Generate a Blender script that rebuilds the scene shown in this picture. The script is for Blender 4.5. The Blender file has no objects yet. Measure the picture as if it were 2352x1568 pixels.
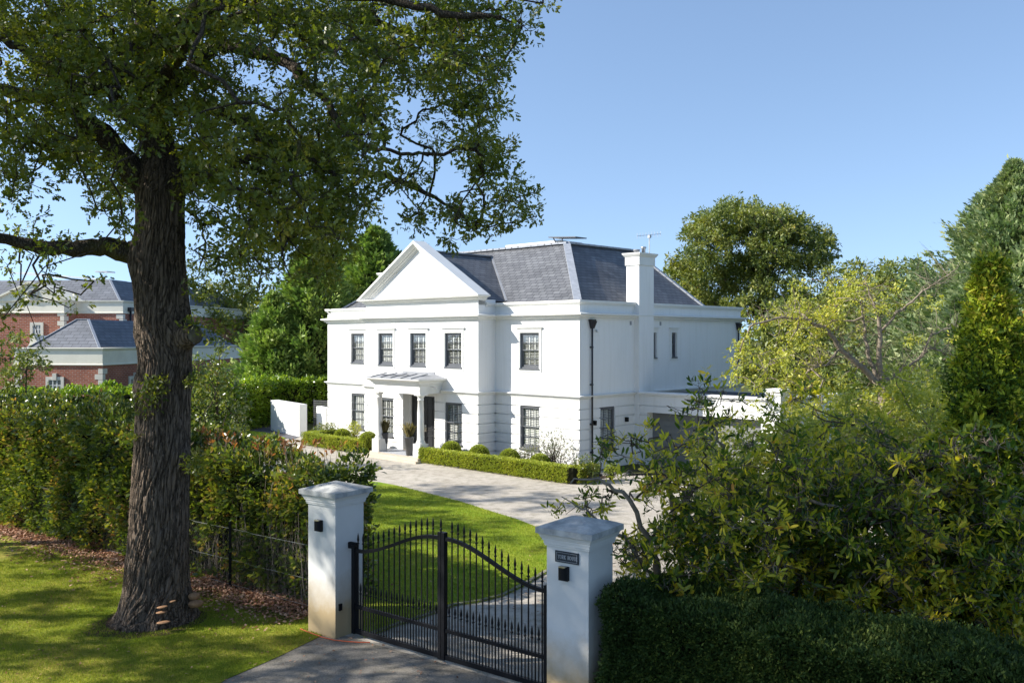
import bpy, math, random
import numpy as np
from mathutils import Vector, noise

random.seed(7)
RNG = np.random.default_rng(11)
SC = bpy.context.scene
COL = SC.collection
R = math.radians

# ------------------------------------------------------------------ camera
CAM_H = 5.5
F_D = 2058.0            # focal length in units of a 2352-wide picture
HZ = 774.2              # horizon row in that picture
cam_d = bpy.data.cameras.new('camera')
cam = bpy.data.objects.new('camera', cam_d)
COL.objects.link(cam)
cam.location = (0, 0, CAM_H)
cam.rotation_euler = (R(90), 0, 0)
cam_d.sensor_width = 36
cam_d.lens = 36 * F_D / 2352
cam_d.shift_y = -(784 - HZ) / 2352
cam_d.clip_start = 0.1
cam_d.clip_end = 3000
SC.camera = cam

# ------------------------------------------------------------------ sky, sun
SUN_EL, SUN_ROT = R(33.5), R(-94)
world = bpy.data.worlds.new('World')
SC.world = world
world.use_nodes = True
wn = world.node_tree
sky = wn.nodes.new('ShaderNodeTexSky')
sky.sky_type = 'NISHITA'
sky.sun_disc = False
sky.sun_elevation = SUN_EL
sky.sun_rotation = SUN_ROT
sky.altitude = 60
sky.air_density = 1.0
sky.dust_density = 0.35
sky.ozone_density = 1.0
bg = wn.nodes['Background']
bg.inputs[1].default_value = 0.14
wn.links.new(sky.outputs[0], bg.inputs[0])
# lift the lookup a little so the low band of sky stays pale blue rather than yellow
_tc = wn.nodes.new('ShaderNodeTexCoord'); _ad = wn.nodes.new('ShaderNodeVectorMath'); _ad.operation = 'ADD'
_ad.inputs[1].default_value = (0, 0, 0.17); _nm = wn.nodes.new('ShaderNodeVectorMath'); _nm.operation = 'NORMALIZE'
wn.links.new(_tc.outputs['Generated'], _ad.inputs[0]); wn.links.new(_ad.outputs[0], _nm.inputs[0]); wn.links.new(_nm.outputs[0], sky.inputs[0])
sun_d = bpy.data.lights.new('sun', 'SUN')
sun_d.energy = 5.0
sun_d.angle = R(0.53)
sun_d.color = (1.0, 0.95, 0.86)
sun = bpy.data.objects.new('sun', sun_d)
COL.objects.link(sun)
SUN_DIR = Vector((math.sin(SUN_ROT) * math.cos(SUN_EL), math.cos(SUN_ROT) * math.cos(SUN_EL), math.sin(SUN_EL)))
sun.rotation_euler = SUN_DIR.to_track_quat('Z', 'Y').to_euler()
sun.location = (-30, 0, 30)
SC.view_settings.view_transform = 'Standard'
SC.view_settings.look = 'None'
SC.view_settings.exposure = 0.84
SC.view_settings.gamma = 1.0
SC.cycles.use_denoising = True
SC.cycles.max_bounces = 8
SC.cycles.transparent_max_bounces = 12
SC.cycles.sample_clamp_indirect = 6

# ------------------------------------------------------------------ helpers
def tag(o, label=None, cat=None, group=None, kind=None):
    if label: o['label'] = label
    if cat: o['category'] = cat
    if group: o['group'] = group
    if kind: o['kind'] = kind
    return o

def thing(name, label, cat, loc=(0, 0, 0), rz=0.0, group=None, scale=1.0):
    o = bpy.data.objects.new(name, None)
    COL.objects.link(o)
    o.location = loc
    o.rotation_euler = (0, 0, rz)
    o.scale = (scale,) * 3
    o.empty_display_size = 0.2
    return tag(o, label, cat, group)

def copy_tree(o, parent=None):
    c = o.copy()
    COL.objects.link(c)
    c.parent = parent
    for ch in o.children:
        copy_tree(ch, c)
    return c

def G(x, y, z=0.0):
    """where the ray through point (x, y) of the 2352-wide picture meets height z"""
    Y = (CAM_H - z) * F_D / (y - HZ)
    return ((x - 1176) / F_D * Y, Y, z)

def P(x, y, Y):
    return ((x - 1176) / F_D * Y, Y, CAM_H - (y - HZ) / F_D * Y)

class MB:
    def __init__(s):
        s.v = []; s.f = []; s.uv = {}; s.sm = set()
    def add(s, vs, fs):
        n = len(s.v)
        s.v += [tuple(p) for p in vs]
        s.f += [tuple(i + n for i in f) for f in fs]
        return s
    def box(s, x0, x1, y0, y1, z0, z1):
        return s.add([(x0, y0, z0), (x1, y0, z0), (x1, y1, z0), (x0, y1, z0),
                      (x0, y0, z1), (x1, y0, z1), (x1, y1, z1), (x0, y1, z1)],
                     [(0, 3, 2, 1), (4, 5, 6, 7), (0, 1, 5, 4), (1, 2, 6, 5), (2, 3, 7, 6), (3, 0, 4, 7)])
    def quad(s, a, b, c, d):
        return s.add([a, b, c, d], [(0, 1, 2, 3)])
    def bar(s, a, b, w, h=None, up=(0, 0, 1)):
        """square bar from a to b"""
        h = h or w
        a = Vector(a); b = Vector(b); d = (b - a).normalized()
        u = Vector(up)
        if abs(d.dot(u)) > .98: u = Vector((0, 1, 0))
        sx = d.cross(u).normalized() * w / 2; sy = sx.cross(d).normalized() * h / 2
        vs = [p + i * sx + j * sy for p in (a, b) for i, j in ((-1, -1), (1, -1), (1, 1), (-1, 1))]
        return s.add(vs, [(0, 3, 2, 1), (4, 5, 6, 7), (0, 1, 5, 4), (1, 2, 6, 5), (2, 3, 7, 6), (3, 0, 4, 7)])
    def lathe(s, prof, n=16, c=(0, 0, 0), smooth=True):
        """prof: list of (radius, z)"""
        b = len(s.v); m = len(prof)
        for r, z in prof:
            for i in range(n):
                a = 2 * math.pi * i / n
                s.v.append((c[0] + r * math.cos(a), c[1] + r * math.sin(a), c[2] + z))
        for j in range(m - 1):
            for i in range(n):
                k = (i + 1) % n
                if smooth: s.sm.add(len(s.f))
                s.f.append((b + j * n + i, b + j * n + k, b + (j + 1) * n + k, b + (j + 1) * n + i))
        s.f.append(tuple(b + i for i in reversed(range(n))))
        s.f.append(tuple(b + (m - 1) * n + i for i in range(n)))
        return s
    def sweep(s, path, prof, closed=False):
        """path: xy points, outward is to the right of travel; prof: (out, z) points, an open strip"""
        n = len(path); rows = []
        for i in range(n):
            p = Vector(path[i])
            a = Vector(path[i - 1]) if (closed or i > 0) else None
            c = Vector(path[(i + 1) % n]) if (closed or i < n - 1) else None
            n1 = n2 = None
            if a is not None:
                d = (p - a).normalized(); n1 = Vector((d.y, -d.x))
            if c is not None:
                d = (c - p).normalized(); n2 = Vector((d.y, -d.x))
            if n1 is None: m = n2
            elif n2 is None: m = n1
            else:
                m = (n1 + n2); m = m / max(m.dot(n1), 1e-6)
            rows.append([(p.x + m.x * o, p.y + m.y * o, z) for o, z in prof])
        b = len(s.v); k = len(prof)
        for r in rows: s.v += r
        for i in range(n if closed else n - 1):
            j = (i + 1) % n
            for q in range(k - 1):
                s.f.append((b + i * k + q, b + j * k + q, b + j * k + q + 1, b + i * k + q + 1))
        if not closed:
            s.f.append(tuple(b + q for q in reversed(range(k))))
            s.f.append(tuple(b + (n - 1) * k + q for q in range(k)))
        return s
    def build(s, name, mat, parent=None, smooth=False, loc=None):
        me = bpy.data.meshes.new(name)
        me.from_pydata(s.v, [], s.f)
        if s.uv:
            l = me.uv_layers.new(name='UVMap')
            for fi, uvs in s.uv.items():
                po = me.polygons[fi]
                for k, li in enumerate(po.loop_indices): l.data[li].uv = uvs[k]
        me.validate()
        if smooth or s.sm:
            fl = [smooth or (i in s.sm) for i in range(len(me.polygons))]
            me.polygons.foreach_set('use_smooth', fl)
        me.update()
        me.materials.append(mat)
        o = bpy.data.objects.new(name, me)
        COL.objects.link(o)
        if parent: o.parent = parent
        if loc: o.location = loc
        return o

def mesh_np(name, V, F, mat, parent=None, smooth=False, rnd=None):
    """V (n,3); F (m,k) same-size faces"""
    me = bpy.data.meshes.new(name)
    V = np.ascontiguousarray(V, dtype=np.float32); F = np.ascontiguousarray(F, dtype=np.int32)
    m, k = F.shape
    me.vertices.add(len(V)); me.vertices.foreach_set('co', V.ravel())
    me.loops.add(m * k); me.loops.foreach_set('vertex_index', F.ravel())
    me.polygons.add(m)
    me.polygons.foreach_set('loop_start', np.arange(0, m * k, k, dtype=np.int32))
    me.polygons.foreach_set('loop_total', np.full(m, k, dtype=np.int32))
    me.update(calc_edges=True)
    if smooth: me.polygons.foreach_set('use_smooth', np.ones(m, dtype=bool))
    if rnd is not None:
        a = me.attributes.new('rnd', 'FLOAT', 'POINT')
        a.data.foreach_set('value', np.ascontiguousarray(rnd, dtype=np.float32))
    me.materials.append(mat)
    o = bpy.data.objects.new(name, me)
    COL.objects.link(o)
    if parent: o.parent = parent
    return o

# ------------------------------------------------------------------ materials
def new_mat(name):
    m = bpy.data.materials.new(name); m.use_nodes = True
    return m, m.node_tree, m.node_tree.nodes['Principled BSDF']

def setv(b, k, v):
    if k in b.inputs: b.inputs[k].default_value = v

def ramp(nt, stops, interp='LINEAR'):
    r = nt.nodes.new('ShaderNodeValToRGB'); r.color_ramp.interpolation = interp
    el = r.color_ramp.elements
    while len(el) < len(stops): el.new(0.5)
    for e, (p, c) in zip(el, stops):
        e.position = p; e.color = (*c, 1)
    return r

def noise_n(nt, scale, detail=4, rough=.55, vec=None, dist=0):
    n = nt.nodes.new('ShaderNodeTexNoise')
    n.inputs['Scale'].default_value = scale; n.inputs['Detail'].default_value = detail
    n.inputs['Roughness'].default_value = rough; n.inputs['Distortion'].default_value = dist
    if vec is not None: nt.links.new(vec, n.inputs['Vector'])
    return n

def coords(nt, kind='Object', scale=(1, 1, 1)):
    t = nt.nodes.new('ShaderNodeTexCoord'); m = nt.nodes.new('ShaderNodeMapping')
    m.inputs['Scale'].default_value = scale
    nt.links.new(t.outputs[kind], m.inputs['Vector'])
    return m.outputs[0]

def bump(nt, b, h, strength=.3, dist=.01):
    n = nt.nodes.new('ShaderNodeBump'); n.inputs['Strength'].default_value = strength
    n.inputs['Distance'].default_value = dist
    nt.links.new(h, n.inputs['Height']); nt.links.new(n.outputs[0], b.inputs['Normal'])

def mixc(nt, fac, a, b, mode='MIX'):
    m = nt.nodes.new('ShaderNodeMix'); m.data_type = 'RGBA'; m.blend_type = mode
    for sck, v in ((m.inputs[0], fac), (m.inputs[6], a), (m.inputs[7], b)):
        if hasattr(v, 'default_value') or hasattr(v, 'links'): nt.links.new(v, sck)
        elif isinstance(v, (int, float)): sck.default_value = v
        else: sck.default_value = (*v, 1)
    return m.outputs[2]

def mat_plain(name, c1, c2=None, scale=6, rough=.6, spec=.4, bmp=0, bscale=60, metal=0, bdist=.01, stops=(.3, .7)):
    m, nt, b = new_mat(name)
    co = coords(nt)
    if c2 is None: c2 = tuple(x * .9 for x in c1)
    n = noise_n(nt, scale, 5, .6, co)
    r = ramp(nt, [(stops[0], c1), (stops[1], c2)])
    nt.links.new(n.outputs[0], r.inputs[0]); nt.links.new(r.outputs[0], b.inputs['Base Color'])
    setv(b, 'Roughness', rough); setv(b, 'Specular IOR Level', spec); setv(b, 'Metallic', metal)
    if bmp:
        n2 = noise_n(nt, bscale, 4, .6, co); bump(nt, b, n2.outputs[0], bmp, bdist)
    return m

def mat_leaf(name, stops, rough=.45, trans=.35, spec=.5, tcol=(1.0, 1.0, .35), big=.6):
    m, nt, b = new_mat(name)
    at = nt.nodes.new('ShaderNodeAttribute'); at.attribute_name = 'rnd'
    n = noise_n(nt, big, 2, .5, coords(nt))
    mm = nt.nodes.new('ShaderNodeMath'); mm.operation = 'MULTIPLY_ADD'
    nt.links.new(n.outputs[0], mm.inputs[0]); mm.inputs[1].default_value = .9
    m2 = nt.nodes.new('ShaderNodeMath'); m2.operation = 'MULTIPLY_ADD'
    nt.links.new(at.outputs['Fac'], m2.inputs[0]); m2.inputs[1].default_value = .8; m2.inputs[2].default_value = -.35
    nt.links.new(m2.outputs[0], mm.inputs[2])
    r = ramp(nt, stops)
    nt.links.new(mm.outputs[0], r.inputs[0]); nt.links.new(r.outputs[0], b.inputs['Base Color'])
    setv(b, 'Roughness', rough); setv(b, 'Specular IOR Level', spec)
    tr = nt.nodes.new('ShaderNodeBsdfTranslucent')
    tc = mixc(nt, 1.0, r.outputs[0], tuple(1.7 * x for x in tcol), 'MULTIPLY')
    nt.links.new(tc, tr.inputs[0])
    mx = nt.nodes.new('ShaderNodeMixShader'); mx.inputs[0].default_value = trans
    out = nt.nodes['Material Output']
    nt.links.new(b.outputs[0], mx.inputs[1]); nt.links.new(tr.outputs[0], mx.inputs[2])
    nt.links.new(mx.outputs[0], out.inputs[0])
    return m

def mat_brick_uv(name, cols, mortar, w, h, rough=.6, bmp=.5, msize=.01, bias=0, offset=.5, kind='UV', spec=.3, stain=.25):
    m, nt, b = new_mat(name)
    co = coords(nt, kind)
    t = nt.nodes.new('ShaderNodeTexBrick')
    t.inputs['Scale'].default_value = 1.0
    t.inputs['Brick Width'].default_value = w; t.inputs['Row Height'].default_value = h
    t.inputs['Mortar Size'].default_value = msize; t.inputs['Mortar Smooth'].default_value = .1
    t.inputs['Bias'].default_value = bias; t.offset = offset
    t.inputs['Color1'].default_value = (*cols[0], 1); t.inputs['Color2'].default_value = (*cols[1], 1)
    t.inputs['Mortar'].default_value = (*mortar, 1)
    nt.links.new(co, t.inputs['Vector'])
    n = noise_n(nt, .6, 5, .6, co)
    rr = ramp(nt, [(.3, (1 - stain,) * 3), (.7, (1.1,) * 3)])
    nt.links.new(n.outputs[0], rr.inputs[0])
    c = mixc(nt, 1.0, t.outputs[0], rr.outputs[0], 'MULTIPLY')
    nt.links.new(c, b.inputs['Base Color'])
    inv = nt.nodes.new('ShaderNodeMath'); inv.operation = 'SUBTRACT'; inv.inputs[0].default_value = 1
    nt.links.new(t.outputs['Fac'], inv.inputs[1])
    bump(nt, b, inv.outputs[0], bmp, .02)
    setv(b, 'Roughness', rough); setv(b, 'Specular IOR Level', spec)
    return m

def mat_glass(name, tint=(.97, .98, .98), k=.16):
    m, nt, b = new_mat(name)
    nt.nodes.remove(b)
    t = nt.nodes.new('ShaderNodeBsdfTransparent'); t.inputs[0].default_value = (*tint, 1)
    g = nt.nodes.new('ShaderNodeBsdfGlossy'); g.inputs['Roughness'].default_value = .03
    lw = nt.nodes.new('ShaderNodeLayerWeight'); lw.inputs[0].default_value = .35
    mm = nt.nodes.new('ShaderNodeMath'); mm.operation = 'MULTIPLY'; mm.inputs[1].default_value = k
    mx = nt.nodes.new('ShaderNodeMixShader')
    nt.links.new(lw.outputs['Fresnel'], mm.inputs[0]); nt.links.new(mm.outputs[0], mx.inputs[0])
    nt.links.new(t.outputs[0], mx.inputs[1]); nt.links.new(g.outputs[0], mx.inputs[2])
    nt.links.new(mx.outputs[0], nt.nodes['Material Output'].inputs[0])
    return m

M = {}
M['render'] = mat_plain('white_render', (.80, .79, .77), (.76, .76, .745), .5, .75, .2, .08, 90, bdist=.004)
def _streaks(m):
    nt = m.node_tree; b = nt.nodes['Principled BSDF']; src = b.inputs['Base Color'].links[0].from_socket
    n = noise_n(nt, 1.0, 6, .65, coords(nt, 'Object', (5, 5, .35))); r = ramp(nt, [(.33, (.80, .79, .75)), (.52, (1, 1, 1))])
    nt.links.new(n.outputs[0], r.inputs[0]); nt.links.new(mixc(nt, .28, src, mixc(nt, 1, src, r.outputs[0], 'MULTIPLY')), b.inputs['Base Color'])
_streaks(M['render'])
M['trim'] = mat_plain('white_trim', (.76, .755, .73), (.69, .685, .65), 1.2, .7, .2, .05, 40, bdist=.004)
M['dark_frame'] = mat_plain('grey_joinery', (.125, .13, .14), (.10, .105, .115), 3, .4, .4)
M['shutter'] = mat_plain('shutter_paint', (.78, .77, .73), (.72, .71, .67), 3, .5, .3)
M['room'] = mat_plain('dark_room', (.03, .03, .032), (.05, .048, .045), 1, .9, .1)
M['glass'] = mat_glass('window_glass')
M['black'] = mat_plain('black_paint', (.004, .0045, .006), (.007, .007, .009), 8, .5, .22)
M['pipe'] = mat_plain('black_pipe', (.015, .015, .02), (.022, .02, .025), 8, .4, .5)
M['door'] = mat_plain('door_paint', (.022, .023, .025), (.028, .028, .03), 4, .35, .5)
M['brass'] = mat_plain('pale_metal', (.6, .55, .45), (.5, .45, .38), 4, .3, .5, metal=1)
M['lead'] = mat_plain('lead_sheet', (.30, .31, .33), (.22, .225, .24), 2.5, .55, .4, .3, 12)
M['hip'] = mat_plain('hip_tile', (.36, .38, .42), (.26, .28, .31), 5, .55, .4, .2, 18)
M['slate'] = mat_brick_uv('roof_slate', ((.17, .175, .185), (.115, .118, .128)), (.035, .036, .04), .42, .235, .55, .6, .014, stain=.3)
M['slate_far'] = mat_brick_uv('far_slate', ((.16, .17, .195), (.12, .13, .15)), (.04, .042, .05), .8, .38, .6, .5, .02)
M['stone'] = mat_plain('pale_stone', (.58, .50, .40), (.48, .42, .34), 2.0, .7, .3, .1, 50)
M['tile'] = mat_plain('floor_tile', (.42, .43, .46), (.30, .32, .36), 7, .6, .3)
M['pot'] = mat_plain('grey_pot', (.085, .09, .10), (.065, .07, .078), 4, .5, .4)
M['steel'] = mat_plain('galvanised_steel', (.45, .46, .47), (.33, .34, .35), 8, .4, .5, metal=.8)
M['garage'] = mat_plain('garage_door_paint', (.20, .205, .20), (.175, .18, .18), 1.5, .5, .4)
M['flat_roof'] = mat_plain('flat_roof_felt', (.085, .09, .10), (.055, .06, .065), 1.5, .8, .2, .2, 20)
M['cream'] = mat_plain('cream_render', (.80, .76, .64), (.70, .66, .55), .7, .8, .2, .05, 30)
M['quoin'] = mat_plain('quoin_stone', (.66, .63, .55), (.56, .53, .46), 2, .8, .2)
M['brick'] = mat_brick_uv('red_brick', ((.40, .13, .075), (.30, .09, .055)), (.40, .30, .25), .45, .15, .85, .3, .018, spec=.1)
M['white_frame'] = mat_plain('white_joinery', (.75, .75, .73), (.68, .68, .66), 3, .5, .3)
M['slats'] = mat_plain('grey_slats', (.12, .12, .12), (.085, .085, .085), 5, .6, .3)
# ================================================================== WHITE HOUSE
S = 0.96
HX, HY = 2.86 * S, 37.9 * S
HROT = math.atan2(-.691, .723)
house = thing('white_house', 'large white rendered two storey house with slate roof, pediment and columned porch', 'house', (HX, HY, 0), HROT, scale=S)

GRV = [.495, .93, 1.36, 1.795, 2.23, 2.66]

def facade(mb, org, d, n, L, z0, z1, holes, grooves=True, reveal=.16, gmax=3.0, pads=()):
    """a wall face along d with outward normal n, rectangular openings (a0,a1,z0,z1) and horizontal grooves, as a stepped height field"""
    org = Vector(org); d = Vector(d); n = Vector(n)
    gs = [g for g in GRV if grooves and z0 < g < gmax and g < z1]
    zs = {z0, z1}
    for g in gs: zs |= {g - .024, g + .024}
    xs = {0.0, L}
    for h in holes: xs |= {h[0], h[1]}; zs |= {max(h[2], z0), h[3]}
    xs = sorted(xs); zs = sorted(zs)
    def depth(a, z):
        for h in holes:
            if h[0] < a < h[1] and h[2] < z < h[3]: return None
        for g in gs:
            if abs(z - g) < .024:
                for h in holes:      # grooves stop 7 cm short of an opening, as the render is returned round it
                    if h[0] - .001 < a < h[1] + .001 and h[2] < z < h[3]: return None
                return .055
        return 0.0
    nx, nz = len(xs) - 1, len(zs) - 1
    D = [[depth((xs[i] + xs[i + 1]) / 2, (zs[j] + zs[j + 1]) / 2) for j in range(nz)] for i in range(nx)]
    def pt(a, dep, z):
        p = org + d * a - n * dep
        return (p.x, p.y, z)
    for i in range(nx):
        for j in range(nz):
            dd = D[i][j]
            if dd is not None:
                mb.quad(pt(xs[i], dd, zs[j]), pt(xs[i + 1], dd, zs[j]), pt(xs[i + 1], dd, zs[j + 1]), pt(xs[i], dd, zs[j + 1]))
            a = .0 if dd is None else dd
            for (i2, j2, p0, p1) in ((i + 1, j, (xs[i + 1], zs[j]), (xs[i + 1], zs[j + 1])), (i, j + 1, (xs[i], zs[j + 1]), (xs[i + 1], zs[j + 1]))):
                if i2 < nx and j2 < nz:
                    e = D[i2][j2]
                    va = reveal if dd is None else dd; vb = reveal if e is None else e
                    if va != vb:
                        mb.quad(pt(p0[0], va, p0[1]), pt(p1[0], va, p1[1]), pt(p1[0], vb, p1[1]), pt(p0[0], vb, p0[1]))

UW, LW = (4.33, 5.93), (.76, 2.68)      # sill and head heights of the windows
W = 1.17
def hole(c, z, w=W): return (c - w / 2, c + w / 2, z[0], z[1])
XL, BL, BR, BV = -18.35, -13.34, -5.01, -1.11
DOOR = (10.35, 7.99)
wall = MB()
# front left, bay side left, bay front, bay side right, front right, right side, back, left side
facade(wall, (XL, 0, 0), (1, 0, 0), (0, -1, 0), BL - XL, 0, 7.2, [hole(-15.53 - XL, UW), hole(-15.53 - XL, LW)])
facade(wall, (BL, 0, 0), (0, -1, 0), (-1, 0, 0), -BV, 0, 7.45, [])
bay_holes = [hole(-c - BL, UW) for c in (11.69, 9.18, 6.67)] + [hole(-c - BL, LW) for c in (11.69, 6.67)] + [(-DOOR[0] - BL, -DOOR[1] - BL, -.01, 3.0)]
facade(wall, (BL, BV, 0), (1, 0, 0), (0, -1, 0), BR - BL, 0, 7.62, bay_holes)
facade(wall, (BR, BV, 0), (0, 1, 0), (1, 0, 0), -BV, 0, 7.45, [])
facade(wall, (BR, 0, 0), (1, 0, 0), (0, -1, 0), -BR, 0, 7.2, [hole(-2.87 - BR, UW), hole(-2.87 - BR, LW)])
SIDE = 13.44
facade(wall, (0, 0, 0), (0, 1, 0), (1, 0, 0), SIDE, 0, 7.2, [(1.42, 2.46, LW[0], LW[1]), (5.22, 5.62, 4.77, 5.95), (6.90, 7.31, 4.77, 5.95)])
facade(wall, (0, SIDE, 0), (-1, 0, 0), (0, 1, 0), -XL, 0, 7.2, [], False)
facade(wall, (XL, SIDE, 0), (0, -1, 0), (-1, 0, 0), SIDE, 0, 7.2, [])
# pediment block: tympanum, sides and back
cx, PY1 = (BL + BR) / 2, -.67
TZ, TA = 7.62, 9.95
wall.quad((BL, BV, 7.62), (BR, BV, 7.62), (BR, PY1, 7.62), (BL, PY1, 7.62))
wall.add([(cx - 3.80, BV - .003, 7.60), (cx + 3.80, BV - .003, 7.60), (cx, BV - .003, TA), (cx - 3.80, PY1, 7.60), (cx + 3.80, PY1, 7.60), (cx, PY1, TA)],
         [(0, 1, 2), (5, 4, 3), (0, 2, 5, 3), (1, 4, 5, 2)])
wall.box(BL, BL + .3, BV + .02, PY1, 7.2, 7.615)
wall.box(BR - .3, BR, BV + .02, PY1, 7.2, 7.615)
# inner skins so no light leaks through the openings
wall.box(XL + .5, -.5, .55, .6, 0, 7.0)
wall.box(BL + .4, BR - .4, BV + .75, BV + .8, 0, 7.0)
wall.box(-.62, -.57, .6, SIDE - .5, 0, 7.0)
wall.quad((XL + .1, .1, 7.0), (-.1, .1, 7.0), (-.1, SIDE - .1, 7.0), (XL + .1, SIDE - .1, 7.0))
wall.quad((BL + .1, BV + .1, 7.0), (BR - .1, BV + .1, 7.0), (BR - .1, .1, 7.0), (BL + .1, .1, 7.0))
wall.build('wall', M['render'], house)

foot = [(XL, 0), (BL, 0), (BL, BV), (BR, BV), (BR, 0), (0, 0), (0, SIDE), (XL, SIDE)]
MB().sweep(foot, [(0, 3.07), (.03, 3.07), (.03, 3.10), (.07, 3.13), (.07, 3.165), (.14, 3.19), (.15, 3.235), (0, 3.26)], True).build('string_course', M['trim'], house)
MB().sweep(foot, [(0, 6.50), (.06, 6.50), (.06, 6.54), (.15, 6.59), (.15, 6.64), (.19, 6.645), (.29, 6.69), (.29, 6.75), (0, 6.79)], True).build('cornice', M['trim'], house)
bay_path = [(BL, PY1), (BL, BV), (BR, BV), (BR, PY1)]
pm = [(0, 7.10), (.03, 7.10), (.03, 7.14), (.08, 7.17), (.12, 7.23), (.12, 7.31), (-.30, 7.33), (-.30, 7.0)]
mp = MB()
mp.sweep([(BR, PY1), (BR, 0), (0, 0), (0, SIDE), (XL, SIDE), (XL, 0), (BL, 0), (BL, PY1)], pm)
mp.build('parapet_moulding', M['trim'], house)
ped = MB()
ped.sweep(bay_path, [(0, 7.40), (.05, 7.40), (.05, 7.44), (.15, 7.49), (.15, 7.535), (.20, 7.54), (.34, 7.58), (.36, 7.64), (.0, 7.66)])
# raking cornice: profile (o = up from the rake line, y)
th = math.atan(.61); sn, cs, tn = math.sin(th), math.cos(th), .61
rk = [(-.01, BV - .003), (-.01, BV - .05), (.05, BV - .07), (.08, BV - .15), (.13, BV - .17), (.13, BV - .21), (.24, BV - .33), (.27, BV - .36), (.36, BV - .36), (.39, BV - .33), (.39, PY1)]
AZ, ZB = 9.93, 7.645
rows = []
for sgn in (-1, 0, 1):
    row = []
    for o, y in rk:
        if sgn == 0: row.append((cx, y, AZ + o / cs))
        else: row.append((cx + sgn * ((AZ - ZB) / tn + o / sn), y, ZB))
    rows.append(row)
b0 = len(ped.v)
for r_ in rows: ped.v += r_
K = len(rk)
for i in range(2):
    for q in range(K - 1):
        ped.f.append((b0 + i * K + q, b0 + (i + 1) * K + q, b0 + (i + 1) * K + q + 1, b0 + i * K + q + 1))
ped.build('pediment_cornice', M['trim'], house)

def roof_face(mb, pts):
    """face with UV in metres: u along the first edge, v up the slope"""
    a, b = Vector(pts[0]), Vector(pts[1]); d = (b - a).normalized()
    nrm = (b - a).cross(Vector(pts[2]) - a).normalized(); up = nrm.cross(d)
    mb.uv[len(mb.f)] = [((Vector(p) - a).dot(d) + 50.0, (Vector(p) - a).dot(up) + 20.0) for p in pts]
    mb.add(pts, [tuple(range(len(pts)))])

rf = MB()
zb, zt = 7.10, 10.33
E = .35
FL, FR = (XL + E, E, zb), (-E, E, zb)
TL, TR = (XL + 4.4, 4.36, zt), (-4.4, 4.36, zt)
BRb, BRt = (-E, 10.8, zb), (-4.3, 9.75, zt)
BLb, BLt = (XL + E, 10.8, zb), (XL + 4.3, 9.75, zt)
roof_face(rf, [FL, FR, TR, TL])
roof_face(rf, [FR, BRb, BRt, TR])
roof_face(rf, [BRb, BLb, BLt, BRt])
roof_face(rf, [BLb, FL, TL, BLt])
yr = 3.87
roof_face(rf, [(BR - .0, PY1, 7.39), (BR - .0, .71, 7.39), (cx, yr, 9.93), (cx, PY1, 9.93)])
roof_face(rf, [(BL + .0, .71, 7.39), (BL + .0, PY1, 7.39), (cx, PY1, 9.93), (cx, yr, 9.93)])
roof = rf.build('roof', M['slate'], house)
fr = MB(); fr.quad(TL, TR, BRt, BLt); fr.quad((-.2, 10.7, 7.12), (-.2, SIDE - .2, 7.12), (XL + .2, SIDE - .2, 7.12), (XL + .2, 10.7, 7.12))
fr.build('flat_roof', M['flat_roof'], house)
hp = MB()
for a, b in ((FR, TR), (TR, BRt), (BRt, BRb), (TL, TR), (FL, TL), (TL, BLt)):
    a, b = Vector(a), Vector(b); n_ = max(2, int((b - a).length / .45))
    for i in range(n_):
        p, q = a.lerp(b, i / n_), a.lerp(b, (i + 1) / n_ + .01)
        hp.bar(p + Vector((0, 0, .03 + .004 * (i % 2))), q + Vector((0, 0, .03 + .004 * (i % 2))), .34, .09)
hp.build('ridge_tile', M['hip'], roof)
vl = MB()
vl.bar((BR - .0, .73, 7.42), (cx, yr + .03, 9.96), .10, .05)
vl.bar((cx, PY1 + .05, 9.96), (cx, yr, 9.96), .22, .07)
vl.build('valley_lead', M['lead'], roof)

# rooflight on the flat crown: pale upstand and a propped open lid
up = MB(); up.box(-9.6, -5.75, 5.4, 7.2, zt + .01, zt + .36)
rl = up.build('rooflight', M['trim'], house)
lid = MB()
lid.bar((-6.3, 5.6, zt + .52), (-4.5, 5.6, zt + .40), .9, .05)
lid.bar((-6.1, 5.3, zt + .50), (-5.85, 5.3, zt + .1), .04)
lid.bar((-5.4, 5.3, zt + .46), (-5.7, 5.3, zt + .1), .04)
lid.build('rooflight_lid', M['dark_frame'], rl)

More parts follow.
